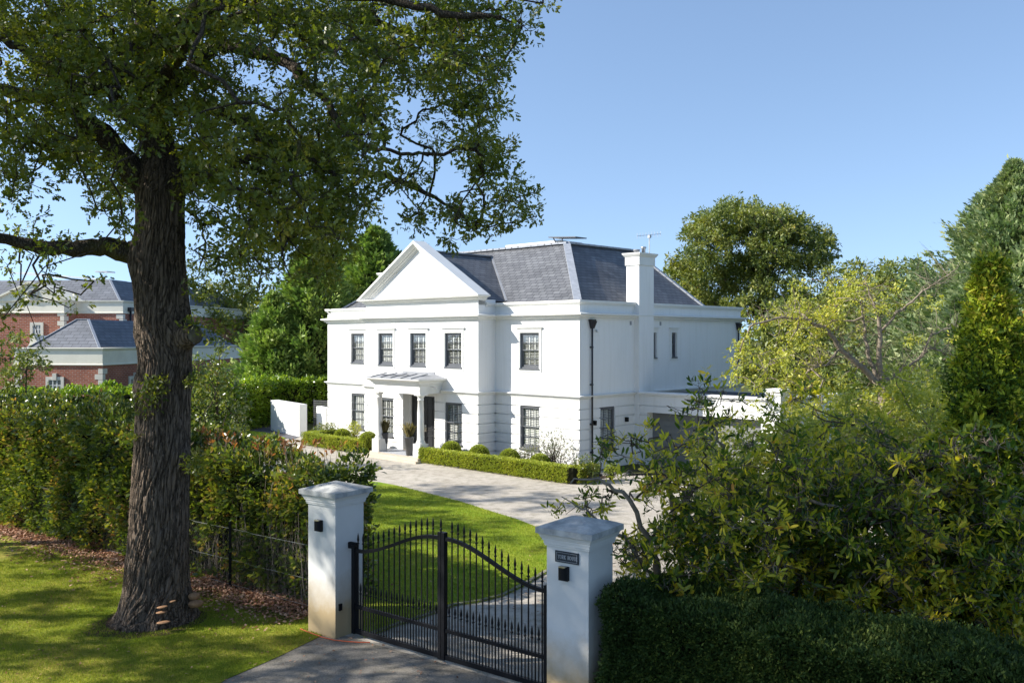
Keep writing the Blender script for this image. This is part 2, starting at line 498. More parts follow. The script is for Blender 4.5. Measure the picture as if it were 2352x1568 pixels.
def chimney(side):
    x0, x1 = (-.44, .27) if side > 0 else (XL - .27, XL + .44)
    y0, y1 = 3.90, 5.05
    m = MB()
    if side > 0:
        m.box(.001, x1, y0, y1, 0, 7.05); m.box(x0, x1 - .0, y0 + .0, y1, 7.05, 9.0)
    else:
        m.box(x0, XL - .001, y0, y1, 0, 7.05); m.box(x0, x1, y0, y1, 7.05, 9.0)
    c = m.build('chimney', M['render'], house)
    k = MB(); k.box(x0 - .045, x1 + .045, y0 - .045, y1 + .045, 9.0, 9.42)
    path = [(x0 - .045, y0 - .045), (x1 + .045, y0 - .045), (x1 + .045, y1 + .045), (x0 - .045, y1 + .045)]
    k.sweep(path, [(0, 9.38), (.03, 9.40), (.10, 9.50), (.11, 9.56), (-.3, 9.58)], True)
    k.build('chimney_cap', M['trim'], c)
    p = MB(); xm = (x0 + x1) / 2
    p.lathe([(.13, 9.5), (.13, 9.68), (.16, 9.69), (.16, 9.74), (.10, 9.75)], 14, (xm - .05, y0 + .38, 0))
    p.build('chimney_pot', M['lead'], c)
    p = MB()
    p.lathe([(.09, 9.5), (.09, 9.80), (.13, 9.82), (.13, 9.88), (.05, 9.9)], 14, (xm + .05, y1 - .38, 0)) if side > 0 else \
        p.lathe([(.12, 9.5), (.12, 9.95), (.15, 9.96), (.15, 10.05), (.10, 10.06)], 14, (xm + .1, y0 + .5, 0))
    p.build('chimney_pot', M['steel'] if side > 0 else M['lead'], c)
    return c
chimney(1); chimney(-1)
ae = MB(); ae.bar((-.5, 5.8, 8.6), (-.5, 5.8, 10.55), .035)
ae.bar((-.95, 5.45, 10.52), (-.1, 6.15, 10.62), .02)
for t in np.linspace(0, 1, 9):
    px, py, pz = -.95 + .85 * t, 5.45 + .70 * t, 10.52 + .10 * t
    ae.bar((px, py, pz - .13), (px, py, pz + .13), .012)
ae.box(-.56, -.44, 5.74, 5.86, 10.42, 10.56)
ae.build('tv_aerial', M['steel'], house)

# ---- windows
def window(cxy, d, n, z0, z1, w=W, arch=False, sh=True, name='sash_window', sill=True):
    """cxy centre of the opening in the wall plane, d direction along the wall, n outward"""
    d = Vector((d[0], d[1], 0)); n = Vector((n[0], n[1], 0)); c = Vector((cxy[0], cxy[1], 0))
    def bx(m, a0, a1, o0, o1, q0, q1):
        """a along the wall, o outward offset, q height"""
        ps = []
        for q in (q0, q1):
            for a, o in ((a0, o0), (a1, o0), (a1, o1), (a0, o1)):
                p = c + d * a + n * o; ps.append((p.x, p.y, q))
        m.add(ps, [(0, 3, 2, 1), (4, 5, 6, 7), (0, 1, 5, 4), (1, 2, 6, 5), (2, 3, 7, 6), (3, 0, 4, 7)])
    h = w / 2; zm = (z0 + z1) / 2 + .02
    f = MB(); fr_ = -.055
    for a0, a1 in ((-h + .002, -h + .07), (h - .07, h - .002)): bx(f, a0, a1, -.15, fr_, z0 + .01, z1 - .002)
    bx(f, -h + .07, h - .07, -.15, fr_, z1 - .08, z1 - .002)
    bx(f, -h + .07, h - .07, -.15, fr_, z0 + .01, z0 + .07)
    # upper sash nearer the wall face, lower sash set back
    st = .045
    for (q0, q1, o0, o1) in ((zm - .02, z1 - .08, -.11, -.075), (z0 + .07, zm + .02, -.148, -.113)):
        bx(f, -h + .07, -h + .07 + st, o0, o1, q0, q1); bx(f, h - .07 - st, h - .07, o0, o1, q0, q1)
        bx(f, -h + .07 + st, h - .07 - st, o0, o1, q1 - st, q1)
        bx(f, -h + .07 + st, h - .07 - st, o0, o1, q0, q0 + (.10 if q0 < z0 + .1 else st))
        qm = (q0 + q1) / 2
        bx(f, -h + .07 + st, h - .07 - st, o0 + .003, o1 - .003, qm - .014, qm + .014)
        if w > .8:
            for t in (-.17, .17): bx(f, t - .012, t + .012, o0 + .006, o1 - .006, q0 + st, q1 - st)
    if sill: bx(f, -h - .03, h + .03, -.06, .07, z0 - .05, z0 + .008)
    win = f.build(name, M['dark_frame'], house)
    g = MB()
    bx(g, -h + .1, h - .1, -.094, -.088, zm, z1 - .1); bx(g, -h + .1, h - .1, -.132, -.126, z0 + .1, zm)
    g.build('window_glass', M['glass'], win)
    if sh:
        til = random.uniform(-.012, .014); gap = random.uniform(.066, .078)
        s = MB(); o0, o1 = -.200, -.170
        lo, hi = z0 + .05, z1 - .05
        xs = [-h + .04, -.17, .17, h - .04]
        for a in xs: bx(s, a - .03, a + .03, o0, o1, lo, hi)
        for q in (lo, (lo + hi) / 2, hi - .06): bx(s, -h + .04, h - .04, o0 + .004, o1 - .004, q, q + .07)
        q = lo + .09
        while q < hi - .08:
            for a0, a1 in zip(xs[:-1], xs[1:]):
                p = [c + d * a + n * o for a, o in ((a0 + .03, -.205), (a1 - .03, -.205), (a1 - .03, -.165), (a0 + .03, -.165))]
                dz = (.024 + til, .024 + til, -.004 - til, -.004 - til)
                s.add([(v.x, v.y, q + z) for v, z in zip(p, dz)] + [(v.x, v.y, q + z + .010) for v, z in zip(p, dz)],
                      [(0, 3, 2, 1), (4, 5, 6, 7), (0, 1, 5, 4), (2, 3, 7, 6)])
            q += gap
        s.build('shutter', M['shutter'], win)
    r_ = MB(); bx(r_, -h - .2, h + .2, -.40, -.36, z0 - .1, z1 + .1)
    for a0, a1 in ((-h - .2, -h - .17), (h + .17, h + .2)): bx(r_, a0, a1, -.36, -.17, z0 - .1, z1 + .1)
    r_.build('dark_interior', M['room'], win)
    if arch:
        a = MB(); t = .135
        bx(a, -h - t, -h, -.001, .035, z0 - t, z1 + t); bx(a, h, h + t, -.001, .035, z0 - t, z1 + t)
        bx(a, -h, h, -.001, .034, z0 - t, z0 - .05); bx(a, -h, h, -.001, .034, z1, z1 + t)
        hd = z1 + t
        for k_, (o, qa, qb) in enumerate(((.045, 0, .05), (.075, .05, .08), (.105, .08, .11))):
            bx(a, -h - t - o + .03, h + t + o - .03, -.001, o, hd + qa, hd + qb)
        a.build('architrave', M['trim'], win)
    return win
fx, fn = (1, 0), (0, -1)
window((-15.53, 0), fx, fn, *UW, arch=True); window((-15.53, 0), fx, fn, *LW)
for c_ in (11.69, 9.18, 6.67): window((-c_, BV), fx, fn, *UW, arch=True)
for c_ in (11.69, 6.67): window((-c_, BV), fx, fn, *LW)
window((-2.87, 0), fx, fn, *UW, arch=True); window((-2.87, 0), fx, fn, *LW)
window((0, 1.94), (0, 1), (1, 0), *LW, w=1.04)
window((0, 5.42), (0, 1), (1, 0), 4.77, 5.95, w=.40, arch=True, sh=False, name='narrow_window')
window((0, 7.105), (0, 1), (1, 0), 4.77, 5.95, w=.41, arch=True, sh=False, name='narrow_window')

# ---- front doors in a recess
dr = MB(); yd = BV + .46
x0, x1 = -DOOR[0], -DOOR[1]
dr.box(x0 - .05, x1 + .05, yd + .09, yd + .11, 0, 3.1)
dj = MB()
dj.box(x0 - .02, x0 + .12, yd - .05, yd + .09, .2, 3.0); dj.box(x1 - .12, x1 + .02, yd - .05, yd + .09, .2, 3.0)
dj.box(x0 + .12, x1 - .12, yd - .05, yd + .09, 2.86, 3.0)
dj.box(x0 - .05, x0 + .001, BV + .02, yd + .1, 0, 3.0); dj.box(x1 - .001, x1 + .05, BV + .02, yd + .1, 0, 3.0)
dj.box(x0 - .05, x1 + .05, BV + .02, yd + .1, 3.0, 3.05)
jamb = dj.build('door_frame', M['trim'], house)
mid = (x0 + x1) / 2
for sgn in (-1, 1):
    a0, a1 = (x0 + .12, mid - .004) if sgn < 0 else (mid + .004, x1 - .12)
    m = MB(); m.box(a0, a1, yd + .02, yd + .07, .2, 2.86)
    wv = a1 - a0
    for (q0, q1) in ((.36, .92), (1.02, 1.20), (1.30, 2.30), (2.42, 2.76)):
        for (b0_, b1_) in ((a0 + .10, a0 + wv / 2 - .05), (a0 + wv / 2 + .05, a1 - .10)):
            t = .025                                      # raised bead round each panel
            m.box(b0_, b1_, yd + .0, yd + .02, q0, q0 + t); m.box(b0_, b1_, yd + .0, yd + .02, q1 - t, q1)
            m.box(b0_, b0_ + t, yd + .001, yd + .02, q0 + t, q1 - t); m.box(b1_ - t, b1_, yd + .001, yd + .02, q0 + t, q1 - t)
    leaf = m.build('front_door', M['door'], house)
    hd_ = MB(); xh = mid + sgn * .06
    hd_.lathe([(.02, 1.12), (.028, 1.13), (.028, 1.45), (.02, 1.46)], 10, (xh, yd - .035, 0))
    hd_.box(xh - .02, xh + .02, yd - .03, yd + .02, 1.15, 1.18)
    hd_.build('door_handle', M['brass'], leaf)

# ---- porch
pr0, pr1, pf = -10.85, -7.48, -2.48
stp = MB()
stp.box(-11.30, -7.02, -3.10, BV, 0, .09); stp.box(-11.20, -7.12, -2.90, BV, .09, .19)
stp.box(x0, x1, BV, yd + .05, 0, .195)
st_ = stp.build('porch_step', M['stone'], house)
ti = MB(); ti.box(-11.0, -7.3, -2.45, BV - .05, .19, .197); ti.build('porch_tiles', M['tile'], st_)
por = MB()
beam = .34
por.box(pr0, pr1, pf, pf + beam, 3.09, 3.50)
por.box(pr0, pr0 + beam, pf + beam, BV, 3.09, 3.50); por.box(pr1 - beam, pr1, pf + beam, BV, 3.09, 3.50)
por.box(pr0 + beam, pr1 - beam, pf + beam, BV, 3.40, 3.50)
pp = [(pr0, BV), (pr0, pf), (pr1, pf), (pr1, BV)]
por.sweep(pp, [(0, 3.27), (.015, 3.27), (.015, 3.30), (0, 3.30)])
por.sweep(pp, [(0, 3.46), (.05, 3.48), (.05, 3.53), (.13, 3.57), (.13, 3.61), (.20, 3.66), (.34, 3.73), (.35, 3.79), (-.2, 3.79)])
porch = por.build('porch_canopy', M['trim'], house)
pl = MB()
a_, b_, c_, d_ = (pr0 - .36, pf - .36, 3.79), (pr1 + .36, pf - .36, 3.79), (pr1 + .36, BV, 3.79), (pr0 - .36, BV, 3.79)
e_, f_ = (pr0 + .55, BV, 4.0), (pr1 - .55, BV, 4.0)
e2, f2 = (pr0 + .55, pf + .7, 3.98), (pr1 - .55, pf + .7, 3.98)
pl.add([a_, b_, c_, d_, e_, f_, e2, f2], [(0, 1, 7, 6), (1, 2, 5, 7), (3, 0, 6, 4), (6, 7, 5, 4)])
for i in range(5):
    xx = pr0 + .1 + i * .75
    pl.bar((xx, pf - .3, 3.82), (xx + .02, pf + .7, 3.995), .04, .05)
pl.box(pr0 + .5, pr1 - .5, BV - .03, BV + .0, 3.9, 4.06)
for xx, ln in ((-10.6, .6), (-10.0, .8), (-9.3, .6)):
    pl.bar((xx, pf + .2, 3.93), (xx + ln, pf + .35, 3.95), .16, .02)
pl.build('porch_roof', M['lead'], porch)
MB().bar((pr1 + .02, -1.75, 3.42), (pr1 + .42, -1.80, 3.36), .04).build('overflow_pipe', M['trim'], porch)
MB().sweep([(BL, BV), (BL + .001, BV)], [(0, 0), (.001, 0), (.001, .001)])
for xc in (-10.72, -7.63):
    m = MB(); yc = -2.28
    m.box(xc - .25, xc + .25, yc - .25, yc + .25, .195, .80)
    m.lathe([(.21, .80), (.225, .83), (.21, .87), (.18, .89), (.195, .92), (.165, .96), (.158, 1.4), (.15, 2.2), (.138, 2.80), (.155, 2.81), (.155, 2.84), (.138, 2.85), (.138, 2.93), (.17, 2.97), (.205, 3.02), (.205, 3.03)], 24, (xc, yc, 0))
    m.box(xc - .22, xc + .22, yc - .22, yc + .22, 3.03, 3.092)
    m.build('porch_column', M['trim'], house)

# ---- rainwater pipes, camera, lanterns, vents
def downpipe(y, z1=6.3, wing=0.0):
    m = MB()
    m.lathe([(.04, wing), (.04, z1)], 10, (.10, y, 0))
    m.add([(.02, y - .13, 6.42), (.28, y - .13, 6.42), (.28, y + .13, 6.42), (.02, y + .13, 6.42), (.04, y - .06, 6.1), (.17, y - .06, 6.1), (.17, y + .06, 6.1), (.04, y + .06, 6.1)],
          [(0, 1, 2, 3), (7, 6, 5, 4), (0, 4, 5, 1), (1, 5, 6, 2), (2, 6, 7, 3), (3, 7, 4, 0)])
    m.box(.01, .2, y - .15, y + .15, 6.42, 6.49)
    for q in (5.3, 3.7, 2.0, .8):
        if q > wing: m.box(.002, .13, y - .055, y + .055, q - .03, q + .03)
    m.build('downpipe', M['pipe'], house)
downpipe(.73); downpipe(13.05, wing=3.25)
cm = MB(); cm.lathe([(.03, 0), (.055, .02), (.055, .10), (.03, .12)], 12, (.12, 1.0, 5.95)); cm.bar((.12, 1.0, 6.0), (.25, .93, 5.94), .07)
cm.build('security_camera', M['trim'], house)
for y in (3.62, 5.98):
    MB().box(.0, .02, y - .06, y + .06, 6.28, 6.45).build('wall_vent', M['lead'], house)
for y in (.92, 3.22):
    m = MB(); m.box(.02, .16, y - .055, y + .055, 1.95, 2.15); m.box(.0, .02, y - .035, y + .035, 1.98, 2.12)
    m.build('wall_lantern', M['black'], house)

# ---- garage wing
gw = MB()
GY, GX = 3.93, 6.55
def fz(mb, x0, x1, z0, z1): mb.quad((x0, GY, z0), (x1, GY, z0), (x1, GY, z1), (x0, GY, z1))
facade(gw, (.27, GY, 0), (1, 0, 0), (0, -1, 0), GX - .27, 0, 3.1, [(.69 - .27, 6.28 - .27, -.01, 2.36)], reveal=.5)
gw.box(.3, GX + .5, 9.2, 9.4, 0, 3.1); gw.box(GX + .4, GX + .58, GY + .4, 9.2, 0, 3.1)
gw.box(GX, GX + .6, GY - .04, GY + .56, 0, 3.52)
gw.sweep([(GX, GY - .04), (GX + .6, GY - .04), (GX + .6, GY + .56), (GX, GY + .56)], [(0, 3.40), (.05, 3.42), (.05, 3.50), (.10, 3.53), (.10, 3.64), (-.3, 3.68)], True)
gw.sweep([(.27, GY), (GX, GY)], [(0, 3.07), (.03, 3.07), (.03, 3.10), (.07, 3.13), (.07, 3.165), (.14, 3.19), (.15, 3.26), (-.3, 3.28), (-.3, 3.12)])
gw.sweep([(GX + .6, GY + .56), (GX + .6, 9.4)], [(0, 3.07), (.07, 3.13), (.15, 3.19), (.15, 3.26), (-.3, 3.28), (-.3, 3.1)])
gw.build('garage_wall', M['render'], house)
MB().box(.28, GX + .45, GY + .28, 9.25, 3.04, 3.10).build('garage_roof', M['flat_roof'], house)
gd = MB(); q = .02
while q < 2.35:
    gd.box(.6, 6.4, GY + .42, GY + .46, q, q + .275); q += .285
gd.box(.6, 6.4, GY + .46, GY + .5, 0, 2.5)
gd.build('garage_door', M['garage'], house)
# ================================================================== GATE PILLARS, GATE
PROT = math.atan2(-.576, .817)
def mat_pillar():
    m, nt, b = new_mat('pillar_render')
    co = coords(nt)
    n = noise_n(nt, 1.3, 5, .6, co)
    r = ramp(nt, [(.3, (.66, .655, .63)), (.75, (.58, .575, .55))])
    nt.links.new(n.outputs[0], r.inputs[0])
    # splash staining that fades with height, broken by noise: sand coloured dirt thrown up from the ground
    sx = nt.nodes.new('ShaderNodeSeparateXYZ'); nt.links.new(co, sx.inputs[0])
    n2 = noise_n(nt, 2.2, 6, .65, co)
    ad = nt.nodes.new('ShaderNodeMath'); ad.operation = 'MULTIPLY_ADD'; ad.inputs[1].default_value = -.9
    nt.links.new(n2.outputs[0], ad.inputs[0]); nt.links.new(sx.outputs[2], ad.inputs[2])
    rr = ramp(nt, [(0.0, (1, 1, 1)), (.75, (0, 0, 0))]); nt.links.new(ad.outputs[0], rr.inputs[0])
    c = mixc(nt, rr.outputs[0], r.outputs[0], (.40, .30, .17))
    nt.links.new(c, b.inputs['Base Color']); setv(b, 'Roughness', .85); setv(b, 'Specular IOR Level', .2)
    n3 = noise_n(nt, 55, 5, .65, co); bump(nt, b, n3.outputs[0], .25, .01)
    return m
M['pillar'] = mat_pillar()
M['capstone'] = mat_plain('weathered_cap', (.50, .50, .48), (.27, .28, .28), 5, .85, .2, .3, 30, stops=(.35, .68))
def pillar(label, loc):
    t = thing('gate_pillar', label, 'gate pillar', loc, PROT, 'gate pillars')
    h = .36
    MB().box(-h, h, -h, h, -.05, 2.42).build('shaft', M['pillar'], t)
    sq = [(-h, -h), (h, -h), (h, h), (-h, h)]
    m = MB().sweep(sq, [(0, 2.395), (.025, 2.40), (.025, 2.425), (.035, 2.43), (.035, 2.475), (.055, 2.48), (.055, 2.505), (.065, 2.51), (.085, 2.56), (.105, 2.585), (.0, 2.59)], True)
    m.build('moulding', M['pillar'], t)
    c = h + .125
    m = MB().box(-c, c, -c, c, 2.585, 2.67)
    N = 10
    vs = []; fs = []
    for i in range(N + 1):
        for j in range(N + 1):
            x, y = -c + 2 * c * i / N, -c + 2 * c * j / N
            d = 1 - max(abs(x), abs(y)) / c
            vs.append((x, y, 2.671 + .14 * (d ** .8 if CAPR else d)))
    for i in range(N):
        for j in range(N):
            a = i * (N + 1) + j; fs.append((a, a + N + 1, a + N + 2, a + 1))
    m.add(vs, fs)
    m.build('cap', M['capstone'], t)
    return t
CAPR = False
LP, RP = (-3.307, 16.84, 0), (1.023, 13.49, 0)
pillar('white rendered gate pillar with sandy stained foot, beside the photinia hedge', LP)
CAPR = True
pillar('white rendered gate pillar carrying the dark name sign, beside the yew hedge', RP)
def at_pillar(p, x, y, z):
    c, s_ = math.cos(PROT), math.sin(PROT)
    return (p[0] + c * x - s_ * y, p[1] + s_ * x + c * y, z)
def lamp(p, label, x=-.04, k=1.0):
    t = thing('pillar_lamp', label, 'wall lamp', at_pillar(p, x, -.36, 1.92), PROT, 'black lamps on the gate pillars')
    m = MB(); n = 12; prof = []
    for q, zz in ((0, 0), (0, .21)):
        for i in range(n + 1):
            a = math.pi * i / n
            prof.append((-.075 * math.cos(a), -.05 - .075 * math.sin(a) * .9, zz + (-.02 * math.sin(a) if zz else .02 * math.sin(a))))
    m.v += prof
    for i in range(n): m.f.append((i, i + 1, n + 2 + i, n + 1 + i))
    m.f.append(tuple(range(n, -1, -1))); m.f.append(tuple(range(n + 1, 2 * n + 2)))
    m.box(-.075, .075, -.05, .0, .002, .208)
    m.build('lamp_housing', M['black'], t)
    m = MB().box(-.055, .055, -.10, -.045, .2, .2155); m.build('lamp_glass', M['brass'], t)
lamp(LP, 'small black up and down lamp on the pillar beside the photinia hedge')
lamp(RP, 'small black up and down lamp below the dark name sign', -.04)
kb = thing('keypad_box', 'tiny black sensor box low on the pillar facing the gate hinge', 'sensor', at_pillar(LP, .36, -.25, .56), PROT + R(90))
MB().box(-.035, .035, -.03, 0, -.06, .06).build('housing', M['black'], kb)
# name sign
sg = thing('name_sign', 'dark slate plaque lettered YORK HOUSE under the pillar cap', 'sign', at_pillar(RP, .0, -.36, 2.262), PROT)
m = MB().box(-.20, .20, -.022, -.001, -.083, .083); m.build('board', mat_plain('slate_plaque', (.012, .02, .032), (.02, .028, .04), 20, .5, .4), sg)
M['letter'] = mat_plain('pale_lettering', (.42, .44, .46), (.36, .38, .40), 30, .6, .3)
m = MB(); t_ = .0035
for (a0, a1, q0, q1) in ((-.172, .172, .060, .060 + t_), (-.172, .172, -.060 - t_, -.060), (-.172 - t_, -.172, -.0635, .0635), (.172, .172 + t_, -.0635, .0635)):
    m.box(a0, a1, -.024, -.0215, q0, q1)
m.build('border', M['letter'], sg)
GL = {  # strokes on a 0..1 grid, serif capitals
 'Y': [((0, 1), (.5, .5)), ((1, 1), (.5, .5)), ((.5, .5), (.5, 0)), ((-.12, 1), (.2, 1)), ((.8, 1), (1.12, 1)), ((.3, 0), (.7, 0))],
 'O': [((.5 + .5 * math.cos(a), .5 + .5 * math.sin(a)), (.5 + .5 * math.cos(a + R(30)), .5 + .5 * math.sin(a + R(30)))) for a in [R(30 * i) for i in range(12)]],
 'R': [((.15, 0), (.15, 1)), ((.15, 1), (.7, 1)), ((.7, 1), (.9, .85)), ((.9, .85), (.9, .65)), ((.9, .65), (.7, .5)), ((.7, .5), (.15, .5)), ((.5, .5), (.95, 0)), ((0, 0), (.35, 0)), ((0, 1), (.15, 1)), ((.85, 0), (1.1, 0))],
 'K': [((.15, 0), (.15, 1)), ((.85, 1), (.15, .42)), ((.4, .62), (.9, 0)), ((0, 0), (.35, 0)), ((0, 1), (.35, 1)), ((.7, 1), (1.05, 1)), ((.75, 0), (1.08, 0))],
 'H': [((.15, 0), (.15, 1)), ((.85, 0), (.85, 1)), ((.15, .5), (.85, .5)), ((0, 0), (.32, 0)), ((0, 1), (.32, 1)), ((.68, 0), (1, 0)), ((.68, 1), (1, 1))],
 'U': [((.15, 1), (.15, .3)), ((.15, .3), (.3, .05)), ((.3, .05), (.5, 0)), ((.5, 0), (.7, .05)), ((.7, .05), (.85, .3)), ((.85, .3), (.85, 1)), ((0, 1), (.32, 1)), ((.68, 1), (1, 1))],
 'S': [((.85, .95), (.5, 1)), ((.5, 1), (.15, .85)), ((.15, .85), (.2, .62)), ((.2, .62), (.75, .42)), ((.75, .42), (.85, .2)), ((.85, .2), (.5, 0)), ((.5, 0), (.12, .08)), ((.85, .95), (.85, .75)), ((.12, .08), (.12, .28))],
 'E': [((.15, 0), (.15, 1)), ((0, 1), (.85, 1)), ((.15, .5), (.6, .5)), ((0, 0), (.88, 0)), ((.85, 1), (.85, .8)), ((.88, 0), (.88, .22)), ((.6, .4), (.6, .6))]}
m = MB(); x = -.148; hh = .052
for ch in 'YORK HOUSE':
    if ch == ' ': m.build('lettering', M['letter'], sg); m = MB(); x += .026; continue
    wd = .024 if ch in 'SE' else .027
    for i_, ((ax, az), (bx_, bz)) in enumerate(GL[ch]):
        thick = ax == bx_ and abs(az - bz) > .5
        m.bar((x + ax * wd, -.0235, (az - .5) * hh), (x + bx_ * wd, -.0235 - .0001 * i_, (bz - .5) * hh), .002, .0085 if False else (.007 if thick else .0045), up=(0, 1, 0)) if False else \
            m.bar((x + ax * wd, -.0235, (az - .5) * hh), (x + bx_ * wd, -.0235, (bz - .5) * hh), (.0075 if thick else .0045), .003 + .0002 * (i_ % 5), up=(0, 1, 0))
    x += wd + .0085
m.build('lettering', M['letter'], sg)

# gate leaves, local x along the leaf from hinge to middle, y across
GD = Vector((.791, -.612, 0)); GROT = math.atan2(-.612, .791)
G0 = Vector((-3.307, 16.84, 0))
def sstep(t): t = max(0, min(1, t)); return t * t * (3 - 2 * t)
def rail_z(x): return 1.575 + .52 * sstep((x - .05) / 1.98)
LEAF = 2.165
def spear(m, x, z0, z1, w=.018):
    m.box(x - w / 2, x + w / 2, -w / 2, w / 2, z0, z1 - .21)
    m.lathe([(.012, z1 - .21), (.024, z1 - .205), (.024, z1 - .19), (.012, z1 - .18), (.013, z1 - .16), (.022, z1 - .13), (.014, z1 - .06), (.001, z1)], 8, (x, 0, 0))
def gate_leaf(label, origin, rz, mirror):
    t = thing('gate_leaf', label, 'gate', origin, rz, 'pair of entrance gate leaves')
    s_ = -1 if mirror else 1
    def X(v): return v * s_
    m = MB()
    def bx(x0, x1, y0, y1, z0, z1):
        a, b = sorted((X(x0), X(x1))); m.box(a, b, y0, y1, z0, z1)
    bx(-.05, .03, -.045, .045, .05, 1.67)                 # hinge stile
    bx(LEAF - .07, LEAF + .0, -.045, .045, .05, 2.20)      # meeting stile
    bx(.03, LEAF - .07, -.03, .03, .06, .14)
    bx(.03, LEAF - .07, -.028, .028, .52, .58)
    m.build('frame', M['black'], t)
    m = MB(); n = 26
    xs = [.03 + (LEAF - .10) * i / n for i in range(n + 1)]
    b0 = len(m.v)
    for x_ in xs:
        z_ = rail_z(x_)
        for y_, q in ((-.028, -.03), (.028, -.03), (.028, .03), (-.028, .03)): m.v.append((X(x_), y_, z_ + q))
    for i in range(n):
        for q in range(4):
            a, b = b0 + i * 4 + q, b0 + i * 4 + (q + 1) % 4
            m.f.append((a, b, b + 4, a + 4))
    m.build('curved_rail', M['black'], t)
    for i in range(16):
        x_ = .085 + i * .1335
        if x_ > LEAF - .08: break
        mm = MB(); spear(mm, X(x_), .14, rail_z(x_) + .335)
        mm.build('tall_spear', M['black'], t)
    for i in range(15):
        x_ = .085 + .0667 + i * .1335
        if x_ > LEAF - .1: break
        mm = MB(); spear(mm, X(x_), .14, 1.0, .016)
        mm.build('short_spear', M['black'], t)
    if not mirror:
        m = MB(); m.box(-.20, -.02, -.03, .03, 1.60, 1.71); m.box(-.13, .05, -.025, .02, 1.67, 1.72); m.build('hinge', M['black'], t)
        mm = MB(); spear(mm, LEAF - .03, 2.2, 2.44); mm.build('tall_spear', M['black'], t)
    return t
o1 = G0 + GD * .52; o2 = G0 + GD * (.52 + 2 * LEAF + .01)
gate_leaf('black spear topped gate leaf hinged beside the photinia hedge pillar', o1, GROT, False)
gate_leaf('black spear topped gate leaf hinged beside the name sign pillar', o2, GROT, True)
# ================================================================== GROUND
def sheet(name, pts, z, mat, kind='structure', sub=None):
    m = MB(); m.add([(p[0], p[1], z) for p in pts], [tuple(range(len(pts)))])
    o = m.build(name, mat)
    return tag(o, kind=kind)

def smooth_poly(pts, n=5):
    """Catmull-Rom through a closed list of xy"""
    out = []; N = len(pts)
    for i in range(N):
        p0, p1, p2, p3 = [np.array(pts[(i + k) % N][:2]) for k in (-1, 0, 1, 2)]
        for t in np.linspace(0, 1, n, endpoint=False):
            out.append(tuple(.5 * ((2 * p1) + (-p0 + p2) * t + (2 * p0 - 5 * p1 + 4 * p2 - p3) * t * t + (-p0 + 3 * p1 - 3 * p2 + p3) * t ** 3)))
    return out

def mat_grass(name, c, dark, straw, s=1.0):
    m, nt, b = new_mat(name)
    co = coords(nt)
    n1 = noise_n(nt, .55, 4, .6, co); n2 = noise_n(nt, 38, 3, .7, co); n3 = noise_n(nt, 4, 5, .65, co)
    r1 = ramp(nt, [(.35, c), (.7, straw)]); nt.links.new(n1.outputs[0], r1.inputs[0])
    r2 = ramp(nt, [(.3, dark), (.62, (1, 1, 1))]); nt.links.new(n2.outputs[0], r2.inputs[0])
    r3 = ramp(nt, [(.3, (.72, .78, .7)), (.65, (1.08, 1.05, 1))]); nt.links.new(n3.outputs[0], r3.inputs[0])
    x = mixc(nt, 1, r1.outputs[0], r2.outputs[0], 'MULTIPLY'); x = mixc(nt, 1, x, r3.outputs[0], 'MULTIPLY')
    nt.links.new(x, b.inputs['Base Color']); setv(b, 'Roughness', .9); setv(b, 'Specular IOR Level', .15)
    bump(nt, b, n2.outputs[0], .6, .03)
    return m
M['grass'] = mat_grass('lawn_grass', (.21, .32, .018), (.5, .55, .3), (.33, .36, .04))
M['verge'] = mat_grass('verge_grass', (.23, .29, .022), (.45, .5, .3), (.42, .33, .08))
M['far_ground'] = mat_grass('rough_ground', (.08, .10, .03), (.5, .5, .4), (.12, .11, .05))

def mat_drive(name='drive_tarmac', k=1.0, spk=.62):
    m, nt, b = new_mat(name)
    co = coords(nt)
    n1 = noise_n(nt, .35, 5, .6, co); n2 = noise_n(nt, 34, 4, .8, co); n3 = noise_n(nt, 2.6, 7, .72, co)
    r1 = ramp(nt, [(.3, tuple(k * q for q in (.41, .365, .31))), (.7, tuple(k * q for q in (.51, .465, .40)))]); nt.links.new(n1.outputs[0], r1.inputs[0])
    r2 = ramp(nt, [(.32, (spk, spk, spk)), (.5, (1, 1, 1)), (.72, (1.25, 1.25, 1.25))]); nt.links.new(n2.outputs[0], r2.inputs[0])
    r3 = ramp(nt, [(.34, (.62, .62, .58)), (.56, (1, 1, 1))]); nt.links.new(n3.outputs[0], r3.inputs[0])
    x = mixc(nt, 1, r1.outputs[0], r2.outputs[0], 'MULTIPLY'); x = mixc(nt, 1, x, r3.outputs[0], 'MULTIPLY')
    v = nt.nodes.new('ShaderNodeTexVoronoi'); v.feature = 'DISTANCE_TO_EDGE'; v.inputs['Scale'].default_value = .2
    nz = noise_n(nt, 1.2, 4, .6, co); ad = mixc(nt, .25, co, nz.outputs[1]); nt.links.new(ad, v.inputs['Vector'])
    rv = ramp(nt, [(.0, (.72, .72, .7)), (.004, (1, 1, 1))]); nt.links.new(v.outputs[0], rv.inputs[0])
    x = mixc(nt, .8, x, mixc(nt, 1, x, rv.outputs[0], 'MULTIPLY'))
    nt.links.new(x, b.inputs['Base Color']); setv(b, 'Roughness', .92); setv(b, 'Specular IOR Level', .2)
    bump(nt, b, n2.outputs[0], .5, .02)
    return m
M['drive'] = mat_drive()
M['apron'] = mat_drive('apron_tarmac', .56, .4)
M['gravel'] = mat_plain('slate_chippings', (.13, .13, .15), (.05, .05, .06), 25, .8, .3, .8, 40)
M['soil'] = mat_plain('leafy_soil', (.10, .065, .04), (.04, .03, .02), 12, .95, .1, .6, 30)

sheet('ground', [(-900, -60), (900, -60), (900, 1600), (-900, 1600)], -.012, M['far_ground'])
